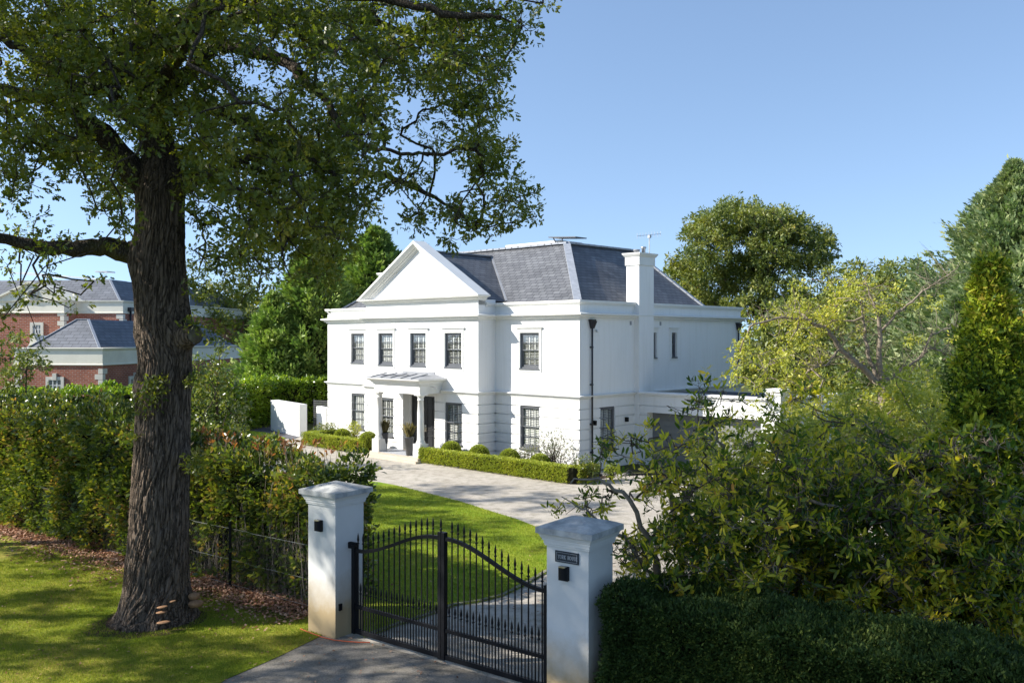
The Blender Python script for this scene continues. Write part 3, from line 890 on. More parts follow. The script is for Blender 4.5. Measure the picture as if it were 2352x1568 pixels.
# driveway: forecourt, the lane through the gate and the apron in front of it
drv = [G(462, 1600), G(520, 1560), G(640, 1508), G(735, 1462), (-3.0, 17.3), G(800, 1430), (-3.3, 22), (-7, 27), (-12, 32), G(560, 1120),
       G(600, 1048), G(650, 1010), G(700, 990), (-11.6, 50.5), (-6, 46), (2.5, 38), (9, 33), (15, 27), (13, 20), (6, 16), (2.2, 13.9), (1.8, 13), (2.0, 11), (2.2, 9.0), (0, 8.0), (-3, 9)]
sheet('driveway', drv, 0.0, M['drive'])
sheet('apron', [G(462, 1600), G(520, 1560), G(640, 1508), G(735, 1462), (-3.4, 16.75), (-1.0, 15.0), (1.1, 13.4), (2.0, 12.6), (2.2, 9.0), (0, 8.0), (-3, 9)], .005, M['apron'])
lawn_px = [(834, 1104), (870, 1107), (913, 1115), (952, 1125), (992, 1135), (1056, 1151), (1121, 1172), (1187, 1192), (1232, 1210), (1290, 1240), (1305, 1262), (1290, 1292), (1256, 1312), (1199, 1345), (1154, 1367), (1105, 1380), (1040, 1390), (985, 1411), (893, 1441), (840, 1462)]
lw = [G(x, y)[:2] for x, y in lawn_px] + [(-3.0, 17.6), (-4.6, 19.5), (-8.0, 22.2), (-9.5, 27), (-7.5, 32)]
sheet('lawn', lw, .012, M['grass'])
ke = MB()
ep = [G(x, y) for x, y in lawn_px[8:]]
for a, b in zip(ep[:-1], ep[1:]): ke.bar((a[0], a[1], .012), (b[0], b[1], .012), .09, .06)
tag(ke.build('lawn_kerb', mat_plain('kerb_setts', (.30, .28, .25), (.18, .17, .15), 3, .9, .2, .4, 20)), kind='structure')
vg = [(-26, 9), (-26, 36), (-15.6, 27.3 + .5), (-6.29, 20.1), (-4.14, 18.6), (-3.35, 17.2), G(735, 1462)[:2], G(640, 1508)[:2], G(520, 1560)[:2], G(462, 1600)[:2], (-4, 9.0)]
sheet('verge', vg, .012, M['verge'])
fl = [G(x, y)[:2] for x, y in ((400, 1085), (520, 1005), (522, 993), (570, 988), (612, 993), (657, 1006), (632, 1012), (601, 1019), (574, 1024), (560, 1035), (480, 1090))]
sheet('far_lawn', fl, .012, M['grass'])
sheet('gravel_bed', [G(x, y)[:2] for x, y in ((500, 985), (590, 975), (625, 975), (690, 1002), (672, 1010), (657, 1006), (612, 993), (570, 988), (522, 994))], .008, M['gravel'])
FA, FB = Vector((-4.0, 18.03, 0)), Vector((-19.5, 30.0, 0))
fd = (FB - FA).normalized(); fnrm = Vector((-fd.y, fd.x, 0)); fnrm = fnrm if fnrm.y > 0 else -fnrm
sheet('hedge_bed', [tuple((FA - fnrm * .75 - fd * .2)[:2]), tuple((FA.lerp(FB, .4) - fnrm * .9)[:2]), tuple((FB - fnrm * .4)[:2]), tuple((FB + fnrm * 2)[:2]), tuple((FA + fnrm * 1.2)[:2])], .018, M['soil'])

rp_ = [(-7.0 + (1.0 + .28 * noise.noise(Vector((math.cos(a) * 2, math.sin(a) * 2, 5)))) * math.cos(a) * 1.05, 17.3 + (1.0 + .3 * noise.noise(Vector((math.cos(a) * 2, math.sin(a) * 2, 5)))) * math.sin(a)) for a in [2 * math.pi * i / 40 for i in range(40)]]
sheet('bare_soil', rp_, .015, M['soil'])
# ================================================================== FOLIAGE TOOLS
def T(pts): return np.array([(x, y, z) for x, y, z in pts])
def mirror(half, fold=.0):
    up = [(x, y, fold * y) for x, y in half]
    dn = [(x, -y, fold * y) for x, y in reversed(half) if y > 1e-6]
    return T(up + dn)
T_OAK = mirror([(0, 0), (.2, .2), (.34, .09), (.52, .3), (.68, .13), (.85, .2), (1, 0)], .3)
T_OVAL = mirror([(0, 0), (.28, .19), (.6, .22), (.86, .12), (1, 0)], .35)
T_LONG = mirror([(0, 0), (.3, .13), (.65, .15), (.9, .08), (1, 0)], .35)
T_SPRAY = T([(0, 0, 0), (.22, .20, .02), (.34, .10, 0), (.58, .22, .03), (.66, .08, 0), (1, 0, -.03), (.66, -.08, 0), (.58, -.22, .03), (.34, -.10, 0), (.22, -.20, .02)])
T_BLADE = T([(0, -.04, 0), (0, .04, 0), (.6, .03, .05), (1, 0, .2), (.6, -.03, .05)])

def unit(v): return v / np.maximum(np.linalg.norm(v, axis=1, keepdims=True), 1e-9)
def rdir(n): return unit(RNG.normal(size=(n, 3)))

def leaves(name, base, axis, size, tmpl, mat, parent=None, up=None, rnd=None, upw=.6):
    """one polygon leaf per row: base point, axis direction, length; the blade roughly faces 'up' plus noise"""
    n = len(base); axis = unit(axis)
    u = RNG.normal(size=(n, 3)) * (1 - upw)
    u += (np.array([0, 0, 1.0]) if up is None else up) * upw
    side = unit(np.cross(u, axis)); nrm = np.cross(axis, side)
    size = np.broadcast_to(np.asarray(size, dtype=float), (n,))[:, None, None]
    t = tmpl[None]
    V = base[:, None, :] + size * (t[..., 0:1] * axis[:, None, :] + t[..., 1:2] * side[:, None, :] + t[..., 2:3] * nrm[:, None, :])
    k = len(tmpl)
    if rnd is None: rnd = RNG.random(n)
    return mesh_np(name, V.reshape(-1, 3), np.arange(n * k).reshape(n, k), mat, parent, rnd=np.repeat(rnd, k))

def rosettes(name, C, n_per, size, tmpl, mat, parent=None, out=None, outw=.5, spread=.04, droop=0.0, upw=.5, crnd=None):
    """whorls of leaves radiating from each point of C; out = preferred direction of each whorl"""
    n = len(C)
    B = np.repeat(C, n_per, axis=0)
    A = rdir(n * n_per)
    if out is not None: A = A + np.repeat(unit(out), n_per, axis=0) * outw * 2
    A[:, 2] -= droop
    A = unit(A)
    B = B + A * spread * .4 + RNG.normal(size=B.shape) * spread * .5
    sz = size * RNG.uniform(.5, 1.3, n * n_per)
    r = np.repeat(RNG.random(n) if crnd is None else crnd, n_per) * .6 + RNG.random(n * n_per) * .4
    return leaves(name, B, A, sz, tmpl, mat, parent, rnd=r, upw=upw)

def tubes(name, polys, mat, parent=None, sides=6):
    """polys: list of (points (k,3), radii (k,))"""
    V = []; F = []; b = 0
    for pts, rad in polys:
        pts = np.asarray(pts, float); rad = np.asarray(rad, float); k = len(pts)
        d = np.gradient(pts, axis=0); d = unit(d)
        ref = np.array([0.0, 0, 1]) if abs(d[:, 2]).mean() < .8 else np.array([1.0, 0, 0])
        s_ = unit(np.cross(d, ref)); t_ = np.cross(d, s_)
        a = np.linspace(0, 2 * math.pi, sides, endpoint=False)
        ring = pts[:, None] + rad[:, None, None] * (np.cos(a)[None, :, None] * s_[:, None] + np.sin(a)[None, :, None] * t_[:, None])
        V.append(ring.reshape(-1, 3))
        i = np.arange(k - 1)[:, None] * sides; j = np.arange(sides)[None]; jn = (j + 1) % sides
        f = np.stack([i + j, i + jn, i + sides + jn, i + sides + j], -1).reshape(-1, 4) + b
        F.append(f); b += k * sides
    return mesh_np(name, np.concatenate(V), np.concatenate(F), mat, parent, smooth=True)

def wob(a, b, n=5, amp=.12, sag=0.0):
    a, b = np.asarray(a, float), np.asarray(b, float)
    L = np.linalg.norm(b - a); t = np.linspace(0, 1, n)[:, None]
    p = a + (b - a) * t
    j = RNG.normal(size=(n, 3)) * L * amp; j[0] = 0; j[-1] = 0
    p = p + j
    p[:, 2] -= sag * L * (t[:, 0] * (1 - t[:, 0])) * 4
    return p

def connect(nodes, targets, tip=.012, grow=.55, rmax=.2, amp=.1, n=4):
    """join every target to the nearest node already joined: returns (points, radii) branches"""
    N = list(map(np.asarray, nodes)); T_ = np.asarray(targets)
    A = np.array(N); order = np.argsort(np.min(np.linalg.norm(T_[:, None] - A[None], axis=2), axis=1))
    pts = list(A); par = [-1] * len(A)
    for i in order:
        d = np.linalg.norm(np.array(pts) - T_[i], axis=1)
        j = int(np.argmin(d)); pts.append(T_[i]); par.append(j)
    cnt = [1.0] * len(pts)
    for i in range(len(pts) - 1, len(A) - 1, -1): cnt[par[i]] += cnt[i]
    out = []
    for i in range(len(A), len(pts)):
        r1 = min(rmax, tip * cnt[i] ** grow); r0 = min(rmax, tip * (cnt[i] + 1) ** grow * 1.05)
        out.append((wob(pts[par[i]], pts[i], n, amp), np.linspace(r0, r1, n)))
    return out

def mat_bark(name, c1, c2, moss=None, sc=1.0, vs=.22, bmp=1.0):
    m, nt, b = new_mat(name)
    co = coords(nt, 'Object', (sc, sc, sc * vs))
    v = nt.nodes.new('ShaderNodeTexVoronoi'); v.inputs['Scale'].default_value = 13; v.feature = 'DISTANCE_TO_EDGE'
    nz = noise_n(nt, 5, 4, .6, co); wv = mixc(nt, .12, co, nz.outputs[1]); nt.links.new(wv, v.inputs['Vector'])
    n2 = noise_n(nt, 22, 5, .7, co)
    h = nt.nodes.new('ShaderNodeMath'); h.operation = 'MULTIPLY_ADD'; h.inputs[1].default_value = 2.4
    nt.links.new(v.outputs[0], h.inputs[0]); nt.links.new(n2.outputs[0], h.inputs[2])
    r = ramp(nt, [(.38, c2), (.95, c1)]); nt.links.new(h.outputs[0], r.inputs[0])
    col = r.outputs[0]
    if moss:
        n3 = noise_n(nt, 1.1, 5, .6, coords(nt)); rr = ramp(nt, [(.55, (0, 0, 0)), (.72, (1, 1, 1))]); nt.links.new(n3.outputs[0], rr.inputs[0])
        col = mixc(nt, rr.outputs[0], col, moss)
    nt.links.new(col, b.inputs['Base Color']); setv(b, 'Roughness', .95); setv(b, 'Specular IOR Level', .1)
    bump(nt, b, h.outputs[0], bmp, .05)
    return m
M['bark_oak'] = mat_bark('oak_bark', (.19, .145, .11), (.026, .02, .015), None, 1.0, .13)
M['bark_limb'] = mat_bark('mossy_limb_bark', (.11, .09, .07), (.03, .024, .02), (.13, .12, .03), 1.6, .5)
M['twig'] = mat_plain('twig_bark', (.11, .085, .065), (.06, .045, .035), 9, .9, .1)
M['twig_pale'] = mat_plain('pale_twig_bark', (.30, .25, .19), (.17, .14, .11), 9, .9, .1)
M['leaf_oak'] = mat_leaf('oak_leaves', [(.15, (.055, .085, .014)), (.5, (.105, .135, .018)), (.78, (.18, .19, .025)), (.97, (.34, .27, .03))], .45, .42)
M['leaf_far'] = mat_leaf('far_leaves', [(.15, (.065, .105, .025)), (.5, (.15, .185, .035)), (.8, (.26, .26, .05)), (.98, (.38, .29, .06))], .5, .25)
M['leaf_yellow'] = mat_leaf('yellowing_leaves', [(.1, (.16, .20, .03)), (.5, (.34, .36, .055)), (.85, (.50, .46, .07)), (1, (.55, .40, .07))], .5, .35)
M['leaf_conifer'] = mat_leaf('conifer_sprays', [(.1, (.085, .15, .04)), (.5, (.21, .29, .065)), (.9, (.36, .41, .11))], .55, .18, .3, (.8, 1, .4))
M['leaf_blue'] = mat_leaf('blue_green_conifer_sprays', [(.1, (.11, .155, .08)), (.5, (.21, .27, .12)), (.9, (.32, .34, .14))], .55, .18, .3, (.8, 1, .5))
M['leaf_thuja'] = mat_leaf('thuja_sprays', [(.1, (.02, .05, .01)), (.40, (.06, .11, .014)), (.60, (.32, .38, .025)), (.95, (.38, .24, .05))], .6, .2, .2, (.9, 1, .3))
M['leaf_yew'] = mat_leaf('yew_needles', [(.1, (.014, .034, .005)), (.6, (.036, .070, .009)), (.92, (.16, .19, .03))], .75, .15, .35, (.8, 1, .4))
M['leaf_rhodo'] = mat_leaf('rhododendron_leaves', [(.12, (.022, .055, .012)), (.36, (.07, .125, .02)), (.50, (.18, .22, .028)), (.62, (.46, .44, .04)), (.84, (.64, .50, .05)), (1.0, (.50, .20, .06))], .36, .48, .35)
M['leaf_photinia'] = mat_leaf('photinia_leaves', [(.1, (.03, .058, .016)), (.45, (.085, .125, .025)), (.70, (.22, .24, .04)), (.95, (.38, .18, .09))], .33, .3, .6)
M['leaf_laurel'] = mat_leaf('laurel_leaves', [(.1, (.07, .14, .018)), (.5, (.19, .29, .025)), (.9, (.36, .44, .05))], .3, .3, .6)
M['leaf_box'] = mat_leaf('box_leaves', [(.1, (.15, .20, .03)), (.5, (.30, .36, .045)), (.9, (.46, .46, .07))], .5, .2, .3)
M['leaf_litter'] = mat_leaf('fallen_leaf_colours', [(.1, (.15, .07, .04)), (.5, (.36, .19, .12)), (.9, (.55, .36, .25))], .8, .1, .2, (1, .8, .5))
M['leaf_olive'] = mat_leaf('grey_shrub_leaves', [(.1, (.10, .13, .09)), (.6, (.22, .24, .16)), (1, (.42, .34, .28))], .5, .2, .3)
M['grass_dry'] = mat_leaf('dry_grass_blades', [(.1, (.12, .11, .045)), (.9, (.27, .23, .11))], .7, .3, .2)
M['blade'] = mat_leaf('grass_blade_colours', [(.1, (.14, .20, .02)), (.6, (.25, .31, .035)), (1, (.38, .35, .08))], .7, .3, .2)
M['core'] = mat_plain('shaded_twigs', (.022, .022, .012), (.012, .014, .008), 7, .95, .05)  # near-black solid filling: the inner shade is put into its colour

# ---------------------------------------------------------------- hedges
def hedge_core(name, path, w, h, mat, parent, inset=.12, amp=.05, seg=.25, hf=None):
    """lumpy solid inside a hedge along a polyline, z from 0 to h"""
    pts = []
    for a, b in zip(path[:-1], path[1:]):
        a = np.array(a[:2]); b = np.array(b[:2]); n = max(1, int(np.linalg.norm(b - a) / seg))
        pts += [a + (b - a) * i / n for i in range(n)]
    pts.append(np.array(path[-1][:2])); pts = np.array(pts)
    d = unit(np.gradient(pts, axis=0)); nr = np.stack([-d[:, 1], d[:, 0]], 1)
    prof = [(-w / 2 + inset, .12), (-w / 2 + inset, h * .5), (-w / 2 + inset, h - inset), (0, h - inset * .8), (w / 2 - inset, h - inset), (w / 2 - inset, h * .5), (w / 2 - inset, .12)]
    V = []; k = len(prof)
    for i, p in enumerate(pts):
        for o, z in prof:
            q = p + nr[i] * (o + RNG.normal() * amp)
            V.append((q[0], q[1], (z + RNG.normal() * amp * .6) * (hf(q[0]) if hf else 1)))
    F = []
    for i in range(len(pts) - 1):
        for q in range(k):
            a, b = i * k + q, i * k + (q + 1) % k
            F.append((a, b, b + k, a + k))
    m = MB(); m.v = V; m.f = F + [tuple(range(k))[::-1], tuple((len(pts) - 1) * k + q for q in range(k))]
    return m.build(name, mat, parent)

def hedge_surface(path, w, h, n, faces=('front', 'top', 'ends', 'back'), bump_=.06, bottom=.05, hvar=0.0, hf=None):
    """random points on the skin of a hedge along a polyline, with outward directions"""
    P0 = [np.array(p[:2], float) for p in path]
    segs = [(a, b, np.linalg.norm(b - a)) for a, b in zip(P0[:-1], P0[1:])]
    tot = sum(s[2] for s in segs)
    C = []; O = []
    fw = {'front': h, 'top': w, 'back': h * .5}
    ssum = sum(fw[f] for f in faces if f in fw)
    for a, b, L in segs:
        d = (b - a) / L; nr = np.array([-d[1], d[0]])
        if nr[1] > 0: nr = -nr                      # front = towards the viewer side
        for f in faces:
            if f not in fw: continue
            k = int(n * L / tot * fw[f] / ssum)
            t = RNG.random(k) * L; q = RNG.random(k)
            base = a + t[:, None] * d
            if f == 'top':
                xy = base + nr * ((q - .5) * w)[:, None]; z = np.full(k, h); o = np.tile([0, 0, 1.0], (k, 1))
            else:
                sg = 1 if f == 'front' else -1
                xy = base + nr * (sg * w / 2); z = bottom + q * (h - bottom); o = np.tile([nr[0] * sg, nr[1] * sg, .25], (k, 1))
            C.append(np.column_stack([xy, z])); O.append(o)
    if 'ends' in faces:
        for (p, q_) in ((P0[0], P0[1]), (P0[-1], P0[-2])):
            d = (p - q_) / np.linalg.norm(p - q_); nr = np.array([-d[1], d[0]]); k = int(n * w / (tot + w) * .8)
            xy = p + nr * ((RNG.random(k) - .5) * w)[:, None]; z = bottom + RNG.random(k) * (h - bottom)
            C.append(np.column_stack([xy, z])); O.append(np.tile([d[0], d[1], .2], (k, 1)))
    C = np.concatenate(C); O = np.concatenate(O)
    lump = np.array([noise.noise(Vector((c[0] * 1.3, c[1] * 1.3, c[2] * 1.3))) for c in C])
    lump2 = np.array([noise.noise(Vector((c[0] * 4.1, c[1] * 4.1, c[2] * 4.1 + 7))) for c in C])
    C = C + O * (lump * bump_ * 1.6 + lump2 * bump_ + RNG.normal(size=len(C)) * bump_ * .35)[:, None]
    if hvar: C[:, 2] *= 1 + hvar * lump
    if hf: C[:, 2] *= np.array([hf(x) for x in C[:, 0]])
    return C, O

def ellipsoid_surface(c, r, n, zmin=-1, bump_=.05):
    d = rdir(int(n * 1.6)); d = d[d[:, 2] > zmin][:n]
    return np.array(c) + d * np.array(r) * (1 + RNG.normal(size=(len(d), 1)) * bump_), d

# ---------------------------------------------------------------- crown from clumps
def clump_points(clumps, per, fill=.55):
    """clumps: (x, y, z, r); returns leaf whorl centres and outward directions"""
    C = np.asarray(clumps)
    n = np.maximum(2, (per * (C[:, 3] / C[:, 3].mean()) ** 2 * C[:, 4] if C.shape[1] > 4 else per * (C[:, 3] / C[:, 3].mean()) ** 2).astype(int))
    idx = np.repeat(np.arange(len(C)), n)
    d = rdir(len(idx)); rr = RNG.random(len(idx)) ** fill
    sc = np.array([1, 1, .72])
    return C[idx, :3] + d * sc * (rr * C[idx, 3])[:, None], d, idx
# ================================================================== PLANTING BY THE HOUSE
def L2W(x, y):
    c, s_ = math.cos(HROT), math.sin(HROT)
    return (HX + S * (c * x - s_ * y), HY + S * (s_ * x + c * y))
def lx(px, v):
    k = (px * 1.0204 - 1200) / 2100
    X0 = 2.86 + .691 * v; Y0 = 37.9 + .723 * v
    return -(X0 - k * Y0) / (.723 + .691 * k)
def hedge(name, label, cat, path, w, h, n, leafsize, mat, bump_=.05, faces=('front', 'top', 'ends', 'back'), tmpl=T_OVAL, group=None, inset=.1, upw=.35, nper=2, hvar=0.0, bottom=.05, coreamp=.04, hf=None, keepf=None):
    t = thing(name, label, cat, (path[0][0], path[0][1], 0), 0, group)
    pr = [(p[0] - path[0][0], p[1] - path[0][1]) for p in path]
    hedge_core('stems', pr, w, h, M['core'], t, inset, coreamp, .25, hf)  # added opaque dark core that blocks light inside the hedge, not modelled stems
    C, O = hedge_surface(pr, w, h, n, faces, bump_, bottom, hvar, hf)
    if keepf is not None: k_ = keepf(C); C, O = C[k_], O[k_]
    rosettes('foliage', C, nper, leafsize, tmpl, mat, t, O, .6, leafsize * .6, 0, upw)
    return t
hw = .52
hedge('box_hedge', 'long clipped box hedge edging the bed from the porch past the house corner', 'hedge',
      [L2W(-7.25, -2.45), L2W(-3.5, -2.42), L2W(1.6, -2.38), L2W(1.75, -1.2)], hw, .60, 16000, .055, M['leaf_box'], .02, inset=.05, group='low box hedges')
hedge('box_hedge', 'short clipped box hedge edging the bed between the porch and the white screen wall', 'hedge',
      [L2W(-16.7, -.6), L2W(-16.9, -2.35), L2W(-14.5, -2.55), L2W(-11.55, -2.35)], hw, .60, 9000, .055, M['leaf_box'], .02, inset=.05, group='low box hedges')
M['bed'] = M['soil']
sheet('flower_bed', [L2W(-7.1, -2.4), L2W(1.6, -2.4), L2W(1.7, 0), L2W(0, 0), L2W(-5.0, 0), L2W(-5.0, -1.1), L2W(-7.1, -1.1)], .014, M['bed'])
sheet('flower_bed', [L2W(-16.8, -2.4), L2W(-11.5, -2.4), L2W(-11.5, -1.1), L2W(-13.3, -1.1), L2W(-13.3, 0), L2W(-16.8, 0)], .014, M['bed'])
def ball(px, v, r, zc, label):
    x, y = L2W(lx(px, v), v)
    t = thing('box_ball', label, 'topiary', (x, y, 0), 0, 'clipped box balls')
    m = MB(); m.lathe([(r * .3, .0), (r * .8, .08), (r * .93, zc), (r * .9, zc + r * .35), (r * .62, zc + r * .72), (r * .05, zc + r * .95)], 16)
    m.build('core', M['core'], t)
    C, O = ellipsoid_surface((0, 0, zc), (r, r, r), 3600, -.85, .018)
    rosettes('foliage', C, 2, .045, T_OVAL, M['leaf_box'], t, O, .6, .02, 0, .3)
ball(1036, -1.75, .42, .50, 'box ball beside the porch column, first of four beyond the long hedge')
ball(1100, -1.7, .42, .48, 'box ball in front of the recessed corner, second from the porch')
ball(1170, -1.65, .40, .48, 'box ball between the shaded corner and the white roses')
ball(1240, -1.7, .38, .46, 'box ball under the grey leaved shrub, furthest from the porch')
ball(786, -1.7, .40, .50, 'round box ball between two leafy bushes behind the short hedge')
ball(846, -2.15, .42, .55, 'box ball tight against the porch column plinth')
def shrub(px, v, w, h, label, mat, n=900, size=.07, name='garden_shrub', twigs=40, tw=None, per=4, z0=.1, tmpl=T_OVAL):
    x, y = L2W(lx(px, v), v)
    t = thing(name, label, 'shrub', (x, y, 0))
    C = rdir(n) * (RNG.random((n, 1)) ** .45) * np.array([w, w * .7, h * .5]) + np.array([0, 0, z0 + h * .5])
    rosettes('foliage', C, per, size, tmpl, mat, t, C - np.array([0, 0, h * .4]), .4, size * .6, 0, .3)
    tips = C[RNG.choice(n, twigs, replace=False)]
    tubes('stems', [(wob((0, 0, 0), p, 5, .07), np.linspace(.014, .004, 5)) for p in tips], tw or M['twig'], t, 4)
    return t
shrub(1272, -1.0, .95, 1.75, 'tall airy grey leaved shrub against the wall at the house corner', M['leaf_olive'], 420, .075, twigs=90, per=3)
shrub(1205, -.9, .55, .85, 'low white flowered rose bush under the corner window', M['leaf_olive'], 260, .07, 'rose_bush')
shrub(748, -1.1, .75, .95, 'dark leafy bush at the end of the house by the slatted fence', M['leaf_photinia'], 420, .08)
shrub(813, -1.0, .38, 1.15, 'small bush with yellow leaves under the first ground floor window', M['leaf_yellow'], 260, .08)
shrub(1345, -1.9, .55, 1.0, 'small dark bush at the end of the long box hedge', M['leaf_photinia'], 320, .07)
shrub(1405, -.6, .3, .6, 'low plant at the foot of the black downpipe', M['leaf_box'], 160, .07)
def planter(px, v, label):
    x, y = L2W(lx(px, v), v)
    t = thing('planter', label, 'plant pot', (x, y, .19), 0, 'tall grey planters in the porch')
    MB().lathe([(.13, 0), (.14, .01), (.215, .80), (.225, .80), (.225, .84), (.19, .84), (.18, .76), (.01, .75)], 20).build('pot', M['pot'], t)
    n = 200; B = np.tile([0, 0, .74], (n, 1)) + RNG.normal(size=(n, 3)) * np.array([.05, .05, .01])
    A = rdir(n) * .32; A[:, 2] = 1
    leaves('grass_plant', B, A, RNG.uniform(.4, .8, n), T_BLADE * np.array([1, .3, 1.2]), M['grass_dry'], t, upw=.1)
planter(882, -2.05, 'tall grey tapered planter with dry grass by the left ground floor window of the porch')
planter(940, -2.35, 'tall grey tapered planter with dry grass in front of the black front doors')

# ---- screen walls and slatted fence beyond the house
W0, W1 = Vector((-11.75, 49.5, 0)), Vector((-14.3, 53.1, 0))
d_ = (W1 - W0).normalized(); n_ = Vector((d_.y, -d_.x, 0))
def slab(name, label, cat, a, b, th, h, mat, parent=None):
    a = Vector(a); b = Vector(b); d = (b - a).normalized(); n = Vector((d.y, -d.x, 0)) * th
    m = MB(); vs = [(p.x, p.y, z) for z in (0, h) for p in (a, b, b + n, a + n)]
    m.add(vs, [(0, 3, 2, 1), (4, 5, 6, 7), (0, 1, 5, 4), (1, 2, 6, 5), (2, 3, 7, 6), (3, 0, 4, 7)])
    o = m.build(name, mat, parent)
    if label: tag(o, label, cat)
    return o
slab('screen_wall', 'free standing white screen wall beside the boundary hedge', 'garden wall', W0, W1, .45, 1.78, M['render'])
q0, q1 = Vector((-11.35, 51.6, 0)), Vector(L2W(-18.5, 1.0) + (0,))
fe = thing('slatted_fence', 'grey horizontal slatted fence between the white screen walls', 'fence', (-11.3, 51.8, 0))
m = MB(); a_, b_ = Vector((-.2, .2, 0)), Vector((1.9, -.5, 0))
z_ = .08
while z_ < 1.85:
    m.bar(a_ + Vector((0, 0, z_)), b_ + Vector((0, 0, z_)), .03, .075); z_ += .115
m.build('slat_panel', M['slats'], fe)
for t_ in (0, .5, 1):
    p = a_.lerp(b_, t_); MB().box(p.x - .04, p.x + .04, p.y + .02, p.y + .10, 0, 1.9).build('post', M['slats'], fe)
slab('short_wall', 'short white wall joining the left end of the house', 'garden wall', (-10.75, 50.6, 0), (-9.95, 49.3, 0), .3, 1.62, M['render'])
# ================================================================== BRICK HOUSE BEYOND THE HEDGE
bh = thing('brick_house', 'red brick house with cream parapets, quoins and slate roofs beyond the laurel hedge', 'house', (-32.0, 70.0, 0), R(-7))
def bwalls(mb, x0, x1, y0, y1, z0, z1):
    for a, b in (((x0, y0), (x1, y0)), ((x1, y0), (x1, y1)), ((x1, y1), (x0, y1)), ((x0, y1), (x0, y0))):
        roof_face(mb, [(*a, z0), (*b, z0), (*b, z1), (*a, z1)])
bw = MB(); bwalls(bw, -7.4, 0, 0, 26, 0, 3.3); bwalls(bw, -24, -5.1, 11.55, 41, 0, 7.7); bwalls(bw, -16, -9.6, 9.6, 11.6, 0, 7.7)
bw.build('wall', M['brick'], bh)
def ring(x0, x1, y0, y1): return [(x0, y0), (x1, y0), (x1, y1), (x0, y1)]
def band(name, x0, x1, y0, y1, z0, z1):
    MB().sweep(ring(x0, x1, y0, y1), [(0, z0), (.10, z0 + .02), (.10, z0 + .10), (.03, z0 + .14), (.03, z1 - .22), (.10, z1 - .16), (.16, z1 - .06), (.16, z1), (-.3, z1 + .02), (-.3, z1 - .3)], True).build(name, M['cream'], bh)
band('parapet', -7.4, 0, 0, 26, 3.28, 4.66); band('parapet', -24, -5.1, 11.55, 41, 7.66, 8.85); band('parapet', -16, -9.6, 9.6, 11.9, 7.66, 8.85)
rf = MB()
def hip(mb, x0, x1, y0, y1, z0, z1, s):
    c = [(x0, y0, z0), (x1, y0, z0), (x1, y1, z0), (x0, y1, z0)]; t = [(x0 + s, y0 + s, z1), (x1 - s, y0 + s, z1), (x1 - s, y1 - s, z1), (x0 + s, y1 - s, z1)]
    for i in range(4): j = (i + 1) % 4; roof_face(mb, [c[i], c[j], t[j], t[i]])
    mb.quad(*t)
hip(rf, -7.1, -.3, .3, 25.7, 4.35, 6.95, 2.9); hip(rf, -23.7, -5.4, 11.9, 40.7, 8.5, 11.0, 3.0)
r1_ = rf.build('roof', M['slate_far'], bh)
rg = MB()
for a, b in (((-.3, .3, 4.38), (-3.2, 3.2, 6.98)), ((-7.1, .3, 4.38), (-4.2, 3.2, 6.98)), ((-4.2, 3.2, 6.98), (-3.2, 3.2, 6.98)), ((-5.4, 11.9, 8.53), (-8.4, 14.9, 11.03)), ((-5.4, 40.7, 8.53), (-8.4, 37.7, 11.03))):
    rg.bar(a, b, .2, .07)
rg.build('ridge_tile', M['hip'], r1_)
def quoins(x, y, z0, z1, sx):
    qn = MB()
    z = z0; k = 0
    while z < z1 - .3:
        l, s_ = (.62, .34) if k % 2 else (.34, .62)
        a, b = sorted((x + sx * .04, x - sx * l)); qn.box(a, b, y - .04, y + s_, z + .015, z + .42); z += .435; k += 1
    qn.build('quoin_column', M['quoin'], bh)
quoins(0, 0, 0, 3.3, 1); quoins(-7.4, 0, 0, 3.3, -1); quoins(-5.1, 11.55, 5, 7.7, 1); quoins(-9.6, 9.6, 0, 7.7, 1); quoins(0, 25.4, 0, 3.3, 1)
def bwin(x, y, d, z0, z1, w, name='sash_window', key=True):
    """d = 'f' front face or 's' side face"""
    def bx(m, a0, a1, o0, o1, q0, q1):
        if d == 'f': m.box(x + a0, x + a1, y - o1, y - o0, q0, q1)
        else: m.box(x + o0, x + o1, y + a0, y + a1, q0, q1)
    m = MB(); h = w / 2; t = .24
    bx(m, -h - t, -h, 0, .1, z0 - .1, z1 + t); bx(m, h, h + t, 0, .1, z0 - .1, z1 + t); bx(m, -h, h, 0, .1, z1, z1 + t); bx(m, -h, h, 0, .14, z0 - .2, z0)
    if key: bx(m, -.17, .17, 0, .16, z1 - .02, z1 + t + .28)
    s_ = m.build(name, M['quoin'], bh)
    g = MB(); bx(g, -h, h, .0, .03, z0, z1); g.build('pane', M['glass_far'], s_)
    f = MB()
    for a in (-h, -h * .33, h * .33, h): bx(f, max(-h, a - .035), min(h, a + .035), .03, .06, z0, z1)
    for q in np.linspace(z0, z1, 5): bx(f, -h, h, .03, .055, max(z0, q - .03), min(z1, q + .03))
    f.build('glazing_bars', M['white_frame'], s_)
M['glass_far'] = mat_plain('far_window_glass', (.10, .11, .11), (.22, .22, .20), 1.5, .12, .6)
bwin(-3.95, 0, 'f', .4, 2.15, 1.05); bwin(0, 4.6, 's', .4, 2.05, 1.3); bwin(0, 14, 's', .4, 2.05, 1.2)
bwin(-8.1, 11.55, 'f', 5.2, 6.75, .95, key=False); bwin(-12.2, 9.6, 'f', 5.0, 6.6, .8, key=False); bwin(-19, 11.55, 'f', 5.0, 6.6, 1, key=False)
